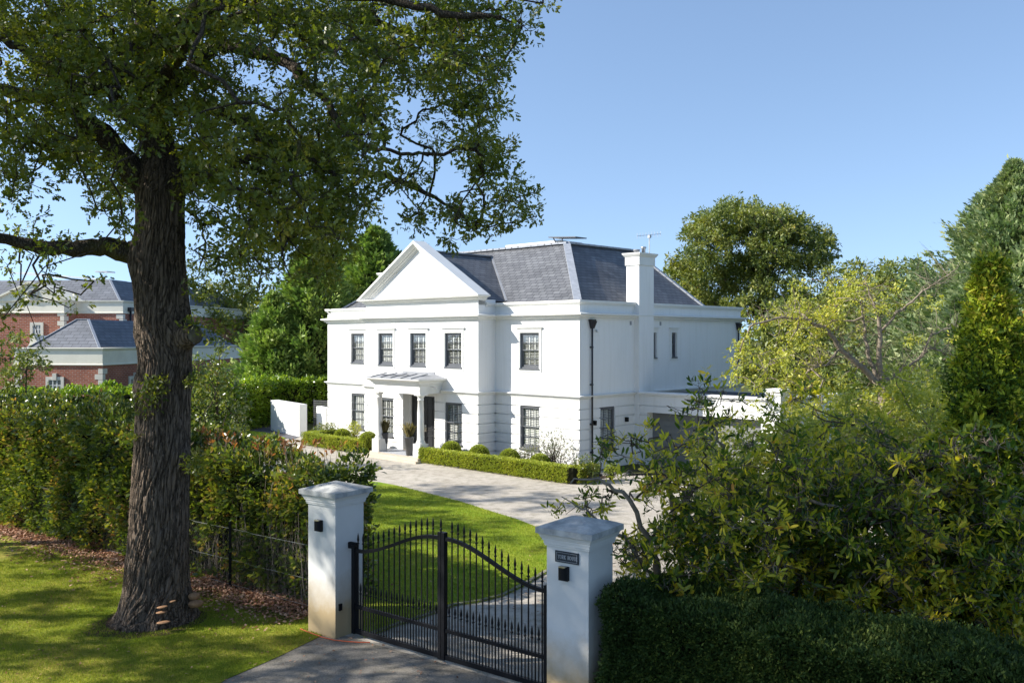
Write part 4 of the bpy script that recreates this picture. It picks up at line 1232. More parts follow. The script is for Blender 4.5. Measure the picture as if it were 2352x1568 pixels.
# pediment with round window
pd = MB(); pd.add([(-16.2, 9.5, 8.85), (-9.4, 9.5, 8.85), (-12.8, 9.5, 10.35), (-16.2, 15, 8.85), (-9.4, 15, 8.85), (-12.8, 15, 10.35)], [(0, 1, 2), (0, 2, 5, 3), (1, 4, 5, 2)])
pd.bar((-16.4, 9.45, 8.9), (-12.8, 9.45, 10.48), .3, .16); pd.bar((-9.2, 9.45, 8.9), (-12.8, 9.45, 10.48), .3, .16)
pdo = pd.build('pediment', M['cream'], bh)
oc = MB(); oc.lathe([(.62, 0), (.66, .05), (.5, .10)], 20); o_ = oc.build('round_window', M['quoin'], pdo); o_.rotation_euler = (R(90), 0, 0); o_.location = (-12.6, 9.5, 9.35)
oc = MB(); oc.lathe([(.42, 0), (.42, .02)], 20); oc2 = oc.build('round_pane', M['glass_far'], pdo); oc2.rotation_euler = (R(90), 0, 0); oc2.location = (-12.6, 9.39, 9.35)
# small gabled porch behind the wing parapet
sg_ = MB(); sg_.add([(-8.9, 3, 3.9), (-6.9, 3, 3.9), (-7.9, 3, 5.65), (-8.9, 9, 3.9), (-6.9, 9, 3.9), (-7.9, 9, 5.65)], [(0, 1, 2), (0, 2, 5, 3), (1, 4, 5, 2)])
sg_.build('porch_roof', M['slate_far'], bh) if False else sg_.build('porch_gable', M['cream'], bh)
# dormer, lantern, pipe
dm = MB(); dm.box(-7.4, -5.6, 22.5, 25.3, 8.9, 10.3); dmo = dm.build('dormer', M['slate_far'], bh)
f = MB(); f.box(-5.6, -5.52, 22.6, 25.2, 8.95, 10.2); f.build('dormer_window', M['white_frame'], dmo)
f = MB()
for a in (22.75, 23.6, 24.45): f.box(-5.53, -5.50, a, a + .6, 9.05, 10.1)
f.build('dormer_pane', M['glass_far'], dmo)
ln_ = MB()
for a in ((-11.5, 15.5), (-8.8, 15.5), (-8.8, 18.5), (-11.5, 18.5)): ln_.bar((*a, 11.0), ((a[0] - 10.15) * .45 - 10.15, (a[1] - 17) * .45 + 17, 11.9), .10)
for z, k in ((11.02, 1), (11.9, .45)):
    c = [((x - 10.15 * -1) * k - 10.15, (y - 17) * k + 17, z) for x, y in ((-11.5, 15.5), (-8.8, 15.5), (-8.8, 18.5), (-11.5, 18.5))]
    for i in range(4): ln_.bar(c[i], c[(i + 1) % 4], .10)
ln_.build('roof_lantern', M['white_frame'], bh)
pi_ = MB(); pi_.lathe([(.09, 0), (.09, 8.1)], 8, (-4.95, 12.6, 0)); pi_.box(-5.1, -4.7, 12.3, 12.9, 7.9, 8.25); pi_.build('downpipe', M['pipe'], bh)
# ================================================================== HEDGES, FENCE
fo = lambda s_, t_: tuple((FA + fd * s_ + fnrm * t_)[:2])
LEN_F = (FB - FA).length
hedge('photinia_hedge', 'tall glossy photinia hedge with red tips behind the wire mesh fence', 'hedge',
      [fo(.35, 1.12), fo(3, 1.05), fo(6, .78), fo(9, .74), fo(14, .74), fo(LEN_F + 1, .8)], 1.5, 2.85, 30000, .125, M['leaf_photinia'], .24, inset=.46, nper=3, hvar=.09, bottom=.0, coreamp=.10, hf=lambda x: .90 + .22 * sstep(-x / 9.0),
      keepf=lambda C: RNG.random(len(C)) < np.where((C[:, 0] > -3.9) & (C[:, 2] < 1.5), .42 + .45 * C[:, 2] / 1.5, 1.0))
# bare upright stems and new shoots of the hedge
hs = []
for i in range(260):
    s_ = RNG.uniform(.2, 9.0); a = np.array(fo(s_, RNG.uniform(.15, .45)) + (0.0,)); L_ = RNG.uniform(1.2, 2.5)
    hs.append((wob(a, a + np.array([RNG.normal() * .12, RNG.normal() * .1, L_]), 5, .02), np.linspace(.011, .004, 5)))
for i in range(240):
    s_ = RNG.uniform(.35, LEN_F); a = np.array(fo(s_, RNG.uniform(.3, 1.6)) + (2.7,)); L_ = RNG.uniform(.15, .5)
    hs.append((wob(a, a + np.array([RNG.normal() * .05, RNG.normal() * .05, L_]), 3, .03), np.linspace(.007, .003, 3)))
ph = bpy.data.objects['photinia_hedge']
o_ = tubes('upright_stems', hs, M['twig_pale'], ph, 4)
o_.matrix_parent_inverse = ph.matrix_basis.inverted(); tag(o_, kind='stuff')
tipC = np.array([p[0][-1] for p in hs[260:]])
o_ = rosettes('shoot_tips', tipC, 5, .12, T_LONG, mat_leaf('red_shoot_leaves', [(.2, (.20, .12, .03)), (.6, (.30, .10, .05)), (.9, (.36, .22, .10))], .35, .35), ph, np.tile([0, 0, 1.0], (len(tipC), 1)), .5, .05, 0, .1)
o_.matrix_parent_inverse = ph.matrix_basis.inverted()

M['wire'] = mat_plain('weathered_wire', (.16, .165, .16), (.10, .10, .10), 8, .6, .3, metal=.4)
wf = thing('wire_fence', 'chain link fence on black posts in front of the photinia hedge', 'fence', tuple(FA))
def fl_(s_, z, t_=0.0): p = fd * s_ + fnrm * t_; return (p.x, p.y, z)
for s_ in (2.75, 6.0, 10.2, 14.4, 18.6):
    MB().bar(fl_(s_, -.05, -.03), fl_(s_, 1.45, -.03), .05).build('post', M['black'], wf)
MB().bar(fl_(.1, -.05, -.02), fl_(.45, .75, .5), .05).build('stay', M['black'], wf)
m = MB()
for zz in (.08, .62, 1.30):
    for a in np.arange(0, LEN_F, 2.1): m.bar(fl_(a, zz), fl_(min(a + 2.1, LEN_F), zz - .02), .007)
m.build('tension_wire', M['steel'], wf)
cl = []
H_ = 1.3; stp_ = .085
for a in np.arange(-H_, 12.5, stp_):
    for dr in (1, -1):
        s0, s1 = (a, a + H_) if dr > 0 else (a + H_, a)
        lo_, hi_ = min(s0, s1), max(s0, s1)
        if hi_ < .1: continue
        z0, z1 = .02, .02 + H_
        if lo_ < 0:                       # clip at the first post
            f_ = (0 - s0) / (s1 - s0)
            if dr > 0: s0, z0 = 0, z0 + (z1 - z0) * f_
            else: s1, z1 = 0, z0 + (z1 - z0) * f_
        cl.append((np.array([fl_(s0, z0), fl_(s1, z1)]), np.array([.0016, .0016])))
tubes('chain_mesh', cl, M['wire'], wf, 3)

# boundary hedge of laurel beyond the fence
hedge('laurel_hedge', 'long bright green clipped laurel hedge along the far boundary, below the brick house', 'hedge',
      [(-46, 31), (-30, 38.5), (-20.5, 46.5), (-17.2, 52.3), (-15.4, 56.5), (-11, 59.5), (-7, 61)], 2.0, 2.72, 30000, .17, M['leaf_laurel'], .12, inset=.28, nper=3, upw=.4, hvar=.04)
# yew hedge right of the gate
y0 = Vector((RP[0], RP[1], 0)) + Vector((.8, -.6, 0)) * .62
yd_ = Vector((.80, -.60, 0)); yn_ = Vector((.6, .8, 0))
ys = [tuple((y0 + yd_ * a + yn_ * .45)[:2]) for a in (0, 2.2, 4.6, 8.5)]
hedge('yew_hedge', 'dark clipped yew hedge running from the name sign pillar', 'hedge', ys, 1.5, 1.70, 80000, .060, M['leaf_yew'], .11, inset=.16, tmpl=T_SPRAY, nper=3, upw=.3, faces=('front', 'top', 'ends'), hvar=.08)

# ================================================================== THE OAK
OY = 17.5
oak = thing('oak_tree', 'huge old oak with thick furrowed trunk and spreading crown, standing on the lawn', 'tree', (-7.0, OY, 0))
def op(x, y, Y=OY):
    p = P(x, y, Y); return np.array([p[0] + 7.0, p[1] - OY, p[2]])
prof = [(1450, 246, 470), (1425, 262, 455), (1400, 275, 446), (1350, 282, 441), (1300, 286, 439), (1200, 296, 438), (1100, 300, 438), (1000, 307, 438), (900, 312, 440), (830, 317, 442), (780, 314, 446), (740, 309, 446), (700, 307, 438), (600, 304, 428), (520, 311, 427), (450, 309, 425), (400, 318, 420), (350, 330, 405), (300, 330, 385), (230, 328, 368), (150, 326, 360), (60, 322, 350), (-60, 318, 340), (-200, 314, 330)]
zs_ = [op(0, y)[2] for y, a, b in prof][::-1]; cxs = [op((a + b) / 2, 0)[0] for y, a, b in prof][::-1]; rs = [(b - a) / 2 * .92 * OY / F_D for y, a, b in prof][::-1]
zs_, cxs, rs = zs_[::-1], cxs[::-1], rs[::-1]
NS, NZ = 260, 620
zz = np.linspace(zs_[0], zs_[-1], NZ)
cxx = np.interp(zz, zs_, cxs); rr_ = np.interp(zz, zs_, rs)
th_ = np.linspace(0, 2 * math.pi, NS, endpoint=False)
V = np.zeros((NZ, NS, 3))
def bulge(th, z, a0, z0, sa, sz, amp):
    da = (th - a0 + math.pi) % (2 * math.pi) - math.pi
    return amp * math.exp(-(da / sa) ** 2 - ((z - z0) / sz) ** 2)
BUL = [(R(-35), 5.45, .35, .35, .12), (R(180), 5.55, .5, .25, .07), (R(-20), 3.15, .4, .30, .13), (R(-160), 4.55, .5, .25, .07), (R(-150), 7.0, .5, .4, .10), (R(10), 4.7, .4, .2, .06), (R(170), 3.6, .35, .2, .06)]
for i in range(NZ):
    z = zz[i]
    fl = max(0.0, 1 - z / .9) ** 2.2
    for j in range(NS):
        a = th_[j]; ca, sa = math.cos(a), math.sin(a)
        r = rr_[i] * (1 + .035 * noise.noise(Vector((ca * 1.2, sa * 1.2, z * .5))))
        r += fl * (.07 + .12 * (noise.noise(Vector((ca * 2.2 + 3, sa * 2.2, 1.7))) + .25))
        for q in BUL: r += bulge(a, z, *q)
        # furrowed bark: ridges run up the trunk and break into plates
        w_ = noise.noise(Vector((ca * 2.0, sa * 2.0, z * 1.1))) * .55
        u_ = a * rr_[i] / .55 * 9.5 + w_ * 2.4
        g1 = abs(noise.noise(Vector((u_ * 1.0, z * 1.5, 3.1)))) ; g2 = abs(noise.noise(Vector((u_ * 2.1, z * 3.2, 9.1))))
        r += -.045 * max(0, 1 - g1 * 5.5) - .018 * max(0, 1 - g2 * 5) + .006 * noise.noise(Vector((u_ * 5, z * 14, 2)))
        V[i, j] = (cxx[i] + r * ca, r * sa, z)
ii = np.arange(NZ - 1)[:, None] * NS; jj = np.arange(NS)[None]; jn = (jj + 1) % NS
Fq = np.stack([ii + jj, ii + jn, ii + NS + jn, ii + NS + jj], -1).reshape(-1, 4)
trunk = mesh_np('trunk', V.reshape(-1, 3), Fq, M['bark_oak'], oak, smooth=True)
# sawn stub
sa_ = R(-38); sc_ = np.array([cxx[0] + .0, 0, 0])
stub_c = op(441, 770, OY - .40)
dirv = np.array([math.cos(sa_), math.sin(sa_), .12]); dirv /= np.linalg.norm(dirv)
tb = tubes('sawn_stub', [(np.array([stub_c - dirv * .35, stub_c - dirv * .05, stub_c + dirv * .10]), np.array([.30, .20, .175]))], M['bark_oak'], trunk, 18)
q = Vector(dirv).to_track_quat('Z', 'Y')
m = MB(); m.lathe([(.16, 0), (.165, .012), (.02, .02)], 18)
sf = m.build('cut_face', mat_plain('weathered_endgrain', (.19, .165, .12), (.10, .085, .065), 7, .9, .1), trunk)
sf.rotation_mode = 'QUATERNION'; sf.rotation_quaternion = q; sf.location = stub_c + dirv * .095
# limbs: (x, y, depth) in the picture's units, radii
LM = [
 ([(360, 470, 17.5), (362, 380, 17.5), (352, 250, 17.5), (342, 150, 17.5), (335, 40, 17.4), (330, -120, 17.3), (340, -330, 17.3)], (.36, .10)),
 ([(345, 450, 17.5), (300, 385, 17.4), (245, 312, 17.2), (185, 268, 17.0), (165, 235, 16.8), (120, 170, 16.5), (50, 110, 16.2), (-60, 60, 16)], (.27, .06)),
 ([(405, 450, 17.4), (430, 425, 17.2), (460, 402, 17.0), (500, 395, 16.7), (560, 368, 16.3), (620, 330, 16)], (.14, .04)),
 ([(330, 590, 17.5), (290, 578, 17.4), (240, 566, 17.2), (170, 572, 17.0), (90, 570, 16.8), (0, 548, 16.5), (-120, 500, 16)], (.24, .06)),
 ([(350, 215, 17.5), (290, 172, 17.2), (255, 172, 16.9), (235, 195, 16.6), (160, 207, 16.2), (90, 225, 16.0), (30, 215, 15.9), (-60, 170, 15.7)], (.21, .07)),
 ([(255, 172, 16.9), (262, 215, 16.7), (255, 250, 16.5)], (.12, .05)),
 ([(350, 190, 17.5), (270, 150, 17.9), (215, 130, 18.2), (140, 112, 18.4), (50, 85, 18.6), (-50, 60, 18.8)], (.19, .06)),
 ([(360, 225, 17.5), (430, 175, 17.2), (470, 130, 17.0), (490, 96, 16.9), (560, 110, 16.6), (640, 132, 16.3), (690, 165, 16.1), (700, 190, 16), (745, 225, 15.9), (775, 280, 15.8), (830, 335, 15.7), (920, 352, 15.6), (985, 358, 15.5)], (.17, .022)),
 ([(362, 270, 17.5), (450, 235, 17.9), (560, 280, 18.3), (680, 350, 18.6), (800, 392, 18.7), (880, 400, 18.7), (950, 430, 18.6), (1010, 460, 18.5), (1060, 500, 18.4)], (.15, .02)),
 ([(340, 130, 17.4), (430, 70, 18), (560, 40, 18.6), (720, 30, 19), (880, 55, 19.2), (1000, 100, 19.2), (1090, 140, 19)], (.18, .035)),
 ([(340, 90, 17.4), (480, 10, 16.4), (650, -20, 15.6), (850, -10, 15.1), (1020, 30, 14.9), (1150, 40, 14.8)], (.16, .035)),
 ([(352, 250, 17.5), (380, 180, 16.2), (420, 100, 15.0), (450, 20, 14.0), (480, -60, 13.2)], (.17, .04)),
 ([(352, 250, 17.5), (330, 190, 18.9), (310, 120, 20.2), (300, 40, 21.5), (290, -40, 22.6)], (.17, .04)),
 ([(335, 40, 17.4), (230, -40, 17.0), (100, -120, 16.6), (-60, -180, 16.4)], (.16, .04)),
 ([(330, -120, 17.3), (480, -230, 17.6), (700, -280, 18.0)], (.12, .03)),
]
limb_polys = []; NODES = []
for pts, (r0, r1) in LM:
    A_ = np.array([op(*p) for p in pts]); k = len(A_)
    t_ = np.linspace(0, k - 1, (k - 1) * 5 + 1)
    B_ = np.stack([np.interp(t_, np.arange(k), A_[:, c]) for c in range(3)], 1)
    # round the corners
    for _ in range(2): B_[1:-1] = (B_[:-2] + 2 * B_[1:-1] + B_[2:]) / 4
    B_[1:-1] += RNG.normal(size=B_[1:-1].shape) * .02
    limb_polys.append((B_, np.linspace(r0, r1, len(B_)) * (1 + .06 * RNG.normal(size=len(B_)))))
    NODES += list(B_[3::2])
for k, (a, b) in enumerate(limb_polys): tubes('limb', [(a, b)], M['bark_limb'], oak, 12)

# crown density map, 50-unit cells of the picture, x from 0
MAP = ["8998789998899888998899753", "8889999988888998889987762", "7878999998865668998787720", "8779889997654557898788720", "7898889988766678777878600",
       "6788899988877667654467400", "5778788899998887621146500", "4566778899898887723513630", "3244588078998988623344450", "1011330006789898702344464",
       "3100330005677898501235541", "5421100003566786300001110", "5444300002234565200000000", "3443100001122321000000000", "4331000000001110000000000",
       "2310000000000000000000000"]
clumps = []
for ry, row in enumerate(MAP):
    for cx_, ch in enumerate(row):
        dns = int(ch)
        if not dns: continue
        nn = RNG.poisson(dns * .34)
        for _ in range(nn):
            x, y = cx_ * 50 + RNG.uniform(0, 50), ry * 50 + RNG.uniform(0, 50)
            sp = 2.6 if cx_ < 17 else 1.7
            Y = np.clip(OY - .2 + RNG.normal() * sp, 13.0, 22.5)
            if 290 < x < 440 and y > 350: Y = max(Y, 19.0) if RNG.random() < .8 else Y
            p = op(x, y, Y); r = RNG.uniform(.24, .56) * (1.0 if dns > 5 else .8)
            clumps.append((*p, r, 1.0 if dns > 5 else .8))
# the rest of the crown above and beyond the frame
for _ in range(290):
    d = rdir(1)[0] * (RNG.random() ** .33); p = np.array([d[0] * 8.5 - .3, d[1] * 7.2, 13.3 + d[2] * 4.6])
    zf = CAM_H + (HZ) / F_D * (p[1] + OY)
    if p[2] < zf + .3 and (p[0] - 7) / (p[1] + OY) > -.571: continue
    clumps.append((*p, RNG.uniform(.5, .85), 1.0))
clumps = np.array(clumps)
br = connect(NODES, clumps[:, :3], .0085, .5, .075, .10)
tubes('branches', br, M['bark_limb'], oak, 5)
C_, D_, idx_ = clump_points(clumps, 34, .55)
# twigs reach out from each clump centre
tw = RNG.choice(len(C_), 5200, replace=False)
tubes('twigs', [(wob(clumps[idx_[i], :3], C_[i], 3, .1), np.array([.008, .006, .004])) for i in tw], M['twig'], oak, 3)
cr = RNG.random(len(clumps))[idx_] * .5 + RNG.random(len(C_)) * .5
rosettes('leaf_canopy', C_, 6, .100, T_OAK, M['leaf_oak'], oak, D_, .45, .07, .15, .35, crnd=cr)
# epicormic shoots on the trunk
ec = []
for (x, y, Y, r, n_) in ((352, 885, 16.9, .30, 60), (335, 925, 16.95, .26, 40), (446, 1060, 17.0, .22, 60), (440, 870, 17.1, .16, 26), (470, 745, 17.0, .40, 60), (520, 760, 17.0, .35, 40), (455, 660, 17.0, .3, 30), (318, 1000, 17.1, .14, 16)):
    c = op(x, y, Y); ec.append(c + rdir(n_) * r * RNG.random((n_, 1)) ** .5)
ec = np.concatenate(ec)
rosettes('trunk_shoots', ec, 4, .085, T_OAK, M['leaf_oak'], oak, None, 0, .05, .1, .3)
# bracket fungi
M['fungus'] = mat_plain('bracket_fungus_skin', (.34, .20, .11), (.20, .11, .06), 14, .75, .2)
for k, (x, y, w_, Y, lab) in enumerate(((373, 1393, .105, 16.80, 'flat brown bracket fungus, topmost of the three at the front of the oak foot'), (371, 1405, .105, 16.77, 'flat brown bracket fungus, middle of the three at the front of the oak foot'), (376, 1428, .13, 16.70, 'flat brown bracket fungus just above the soil at the oak foot'),
        (397, 1380, .06, 16.86, 'tiny bracket fungus up and across from the stack of three'), (446, 1367, .12, 17.35, 'upper dark bracket fungus sticking out from the side of the oak'), (450, 1384, .15, 17.3, 'lower thick bracket fungus sticking out from the side of the oak'))):
    p = P(x, y, Y)
    f_ = thing('bracket_fungus', lab, 'fungus', p, 0, 'bracket fungi on the oak')
    m = MB(); hgt = .018 if k < 4 else .07
    m.lathe([(w_ * .75, -hgt), (w_ * .98, -hgt * .2), (w_, .004), (w_ * .8, hgt * .6), (w_ * .1, hgt * .9)], 18)
    m.v = [(a * 1.0, b * .7, c + .012 * a / w_) for a, b, c in m.v]
    m.build('cap', M['fungus'], f_)

# ================================================================== OTHER TREES
def rounded_tree(name, label, base, H, clumps, leafmat, size, per, nper=5, trunk_r=.35, trunkpts=None, tmpl=T_OAK, barkm='bark_limb', tip=.014, group=None, droop=.1, upw=.35, fill=.55, sides=5, amp=.1):
    t = thing(name, label, 'tree', base, 0, group)
    cl_ = np.array(clumps)
    tp = np.array(trunkpts if trunkpts is not None else [(0, 0, 0), (.1, 0, H * .2), (-.05, .05, H * .4), (0, 0, H * .62), (.1, 0, H * .8)], float)
    k = len(tp); t_ = np.linspace(0, k - 1, (k - 1) * 4 + 1)
    B_ = np.stack([np.interp(t_, np.arange(k), tp[:, c]) for c in range(3)], 1)
    rad = np.linspace(trunk_r, trunk_r * .25, len(B_)); rad[0] *= 1.3
    tubes('trunk', [(B_, rad)], M[barkm], t, 10)
    lo = len(B_) // 3
    tubes('branches', connect(list(B_[lo:]), cl_[:, :3], tip, .5, trunk_r * .45, amp), M[barkm], t, sides)
    C, D, idx = clump_points(cl_, per, fill)
    cr_ = RNG.random(len(cl_))[idx] * .55 + RNG.random(len(C)) * .45
    rosettes('crown', C, nper, size, tmpl, leafmat, t, D, .4, size * .5, droop, upw, crnd=cr_)
    return t
def map_clumps(rows, x0, y0, cell, base, Ym, Ysd, rmin, rmax, dens, lim=None):
    out = []
    for ry, row in enumerate(rows):
        for cx_, ch in enumerate(row):
            if not ch.isdigit() or ch == '0': continue
            for _ in range(RNG.poisson(int(ch) * dens)):
                x, y = x0 + (cx_ + RNG.random()) * cell, y0 + (ry + RNG.random()) * cell
                Y = np.clip(Ym + RNG.normal() * Ysd, Ym - 2.2 * Ysd, Ym + 2.2 * Ysd)
                p = np.array(P(x, y, Y)) - np.array(base)
                if p[2] < .15: continue
                out.append((*p, RNG.uniform(rmin, rmax), 1.0))
    return out
# big oak behind the garage
b_ = (P(1775, 0, 72)[0], 72, 0)
OK2 = ["000000000000000000000", "000005787500000000000", "000278999988400000000", "003899999999997200000", "007999889999999980000", "005989999789999999400", "014899999999878999720", "479999789986999876500",
       "899999999977788500000", "699999999956780000000", "389999998778730000000", "006899977677763000000", "004799988888886000000", "003799998888888500000"]
rounded_tree('oak_tree', 'big round headed oak behind the flat roofed garage', b_, 16, map_clumps(OK2, 1540, 440, 21, b_, 72, 2.6, .45, .95, .36), M['leaf_far'], .24, 34, 4, .6,
             [(0, 0, 0), (.1, 0, 3.2), (-.5, 0, 5.5), (-.9, .2, 8), (-.6, 0, 10.5), (-.8, 0, 13)])
# yellow leaved tree with bare limbs
b_ = (P(2030, 0, 33)[0], 33, 0)
YT = ["0000000000000000000", "0000000123320100000", "0000013455542211000", "0000145553332232100", "0000256542222111100", "0001345421111101110", "3302345431000010110", "5314554410000001110",
      "4424665521100011110", "2224556521211012210", "0113456543323232210", "0012356544444333321"]
yc = map_clumps(YT, 1660, 590, 30, b_, 33, 1.4, .18, .42, .50)
yt = thing('yellowing_tree', 'thin tree with bare pale limbs and yellow green leaves to the side of the garage', 'tree', b_)
def yp(x, y, Y=33): p = P(x, y, Y); return np.array([p[0] - b_[0], p[1] - b_[1], p[2]])
yl = [([(2035, 1120, 33), (2032, 960, 33), (2025, 880, 33)], .22, .17), ([(2025, 890, 33), (1985, 850, 32.8), (1960, 825, 32.6), (1930, 800, 32.5), (1900, 760, 32.3), (1860, 735, 32.2), (1800, 730, 32), (1730, 745, 31.8)], .13, .03),
      ([(2025, 880, 33), (1998, 830, 33.2), (1990, 790, 33.4), (1985, 740, 33.5), (1975, 690, 33.6)], .10, .03), ([(2025, 880, 33), (2020, 800, 33), (2022, 740, 33), (2010, 700, 33), (1990, 650, 33)], .12, .03),
      ([(2022, 760, 33), (2060, 720, 32.8), (2110, 680, 32.6), (2150, 650, 32.4), (2200, 615, 32.3)], .06, .012), ([(2025, 880, 33), (2060, 855, 33.2), (2110, 825, 33.4), (2140, 770, 33.5), (2190, 750, 33.6)], .08, .015),
      ([(2110, 825, 33.4), (2135, 800, 33.2), (2170, 810, 33.1), (2230, 840, 33)], .04, .012), ([(1930, 800, 32.5), (1900, 835, 32), (1860, 850, 31.8)], .05, .015)]
yn = []; yp_ = []
for pts, r0, r1 in yl:
    A_ = np.array([yp(*p) for p in pts]); k = len(A_); t_ = np.linspace(0, k - 1, (k - 1) * 4 + 1)
    B_ = np.stack([np.interp(t_, np.arange(k), A_[:, c]) for c in range(3)], 1); B_[1:-1] += RNG.normal(size=B_[1:-1].shape) * .025
    yp_.append((B_, np.linspace(r0, r1, len(B_)))); yn += list(B_[2:])
tubes('trunk', yp_[:1], M['twig_pale'], yt, 10); tubes('limbs', yp_[1:], M['twig_pale'], yt, 8)
ycc = np.array(yc)
tubes('branches', connect(yn, ycc[:, :3], .008, .5, .05, .13), M['twig_pale'], yt, 4)
bare = []
for _ in range(420):
    a = yn[RNG.integers(len(yn))]; d = rdir(1)[0]; d[2] = abs(d[2]) * .8 + .1
    bare.append((wob(a, a + d * RNG.uniform(.6, 1.7), 4, .1), np.linspace(.010, .003, 4)))
tubes('bare_twigs', bare, M['twig_pale'], yt, 3)
C, D, idx = clump_points(ycc, 13, .6)
rosettes('crown', C, 4, .125, T_OVAL, M['leaf_yellow'], yt, D, .3, .07, .3, .3)

def conifer(name, label, base, H, Rb, leafmat, n_br=330, per=42, size=.34, z0=.3, up=.55, rprof=None, group=None, jag=.25, tipup=.5, tmpl=T_SPRAY, cat='tree', core=True, lean=0.0):
    t = thing(name, label, cat, base, 0, group)
    tubes('trunk', [(np.array([(0, 0, 0), (0, 0, H * .5), (lean, 0, H * .97)]), np.array([.22, .13, .02]))], M['bark_limb'], t, 8)
    rprof = rprof or (lambda q: Rb * (1 - q) ** .75 * min(1, .55 + q * 4))
    if core:
        m = MB(); zz_ = np.linspace(z0, H * .93, 14); m.lathe([(max(.05, rprof((z - z0) / (H - z0)) * .55), z) for z in zz_], 14, smooth=False)
        m.v = [(a * (1 + RNG.normal() * .1), b * (1 + RNG.normal() * .1), c) for a, b, c in m.v]
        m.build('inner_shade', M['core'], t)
    B = []; A = []; cr_ = []; tw_ = []
    for i in range(n_br):
        q = RNG.random() ** 1.15; z = z0 + q * (H - z0); a = RNG.uniform(0, 2 * math.pi)
        lump = noise.noise(Vector((math.cos(a) * 1.7 + base[0], math.sin(a) * 1.7, z * (1.5 if Rb < 1.5 else 2.2) / max(1.0, Rb * .6))))
        r = rprof(q) * (1 + RNG.normal() * jag * .4 + lump * (.8 if Rb < 1.5 else .42))
        o = np.array([math.cos(a), math.sin(a), 0]); st = np.array([lean * q, 0, z - r * .15])
        ln = r; s_ = np.linspace(.30, 1, per) ** .7
        rise = (up + tipup * s_ ** 2) * ln * .55
        c = st + o * (ln * s_)[:, None]; c[:, 2] += rise * s_
        sp = (.05 + .085 * ln * (1.25 - s_) + (.05 if Rb < 1.5 else 0))[:, None]
        j = RNG.normal(size=(per, 3)) * sp * np.array([1, 1, .6])
        B.append(c + j); d = o * 1.0 + np.array([0, 0, .35 + up * .6]); A.append(d + unit(j) * .6 + RNG.normal(size=(per, 3)) * .35)
        cr_.append(np.full(per, RNG.random()) * .6 + RNG.random(per) * .4)
    # leader tips
    k = 160; B.append(np.array([lean, 0, H * .9]) + RNG.normal(size=(k, 3)) * np.array([.22, .22, H * .045])); A.append(rdir(k) * .5 + [0, 0, 1.0]); cr_.append(RNG.random(k))
    B = np.concatenate(B); A = np.concatenate(A); cr_ = np.concatenate(cr_)
    leaves('crown', B, A, size * RNG.uniform(.6, 1.25, len(B)), tmpl, leafmat, t, rnd=cr_, upw=.35)
    return t
def cb(x, Y): return (P(x, 0, Y)[0], Y, 0)
conifer('leylandii_tree', 'tall dark green conifer filling the gap left of the white house', cb(720, 62), 12.2, 4.6, M['leaf_conifer'], 900, 44, .40, .2)
conifer('leylandii_tree', 'lighter green bushy conifer leaning over the laurel hedge', cb(628, 60), 8.3, 3.0, M['leaf_conifer'], 600, 40, .36, .2)
conifer('leylandii_tree', 'tall conifer behind the left chimney of the white house', cb(860, 66), 13.4, 5.0, M['leaf_conifer'], 900, 44, .44, .2)
conifer('leylandii_tree', 'conifer top showing behind the pediment apex', cb(965, 70), 12.6, 4.2, M['leaf_conifer'], 330, 40, .44, 2)
conifer('leylandii_tree', 'conifer between the brick house and the tall conifers', cb(770, 72), 12.5, 4.5, M['leaf_conifer'], 330, 40, .44, 2)
conifer('leylandii_tree', 'towering blue green conifer at the edge of the garden, tallest of the right hand trees', cb(2330, 46), 14.4, 7.4, M['leaf_blue'], 1700, 50, .36, .2, jag=.35, rprof=lambda q: 8.2 * (1 - q) ** 1.0 * min(1, .75 + q * 3))
conifer('leylandii_tree', 'blue green conifer standing in front of the tallest one', cb(2240, 40), 8.0, 3.6, M['leaf_blue'], 600, 40, .32, .2, jag=.3)
def thuja(label, x, Y, H, Rb):
    cl_ = []
    for _ in range(430):
        q = RNG.random() ** .9; a = RNG.uniform(0, 2 * math.pi); r = Rb * min(1, (1 - q) * 2.3) ** .85 * (.80 + .35 * noise.noise(Vector((math.cos(a) * 1.6, math.sin(a) * 1.6, q * 5 + x))))
        r *= RNG.uniform(.72, 1.08); cl_.append((r * math.cos(a), r * math.sin(a), .2 + q * (H - .35), RNG.uniform(.12, .27), 1.0))
    t = rounded_tree('thuja_tree', label, cb(x, Y), H, cl_, M['leaf_thuja'], .105, 34, 4, .12, [(0, 0, 0), (0, 0, H * .3), (0, 0, H * .6), (0, 0, H * .93)], T_SPRAY, 'bark_limb', .008, upw=.25, droop=-.35)
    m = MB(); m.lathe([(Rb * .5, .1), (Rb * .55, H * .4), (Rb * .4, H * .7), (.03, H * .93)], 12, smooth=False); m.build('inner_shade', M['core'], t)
thuja('dark narrow thuja with bright yellow green flank beside the rhododendron', 2275, 15.2, 6.9, .84)
thuja('second dark thuja, further from the gate than its twin', 2400, 15.8, 6.3, .9)

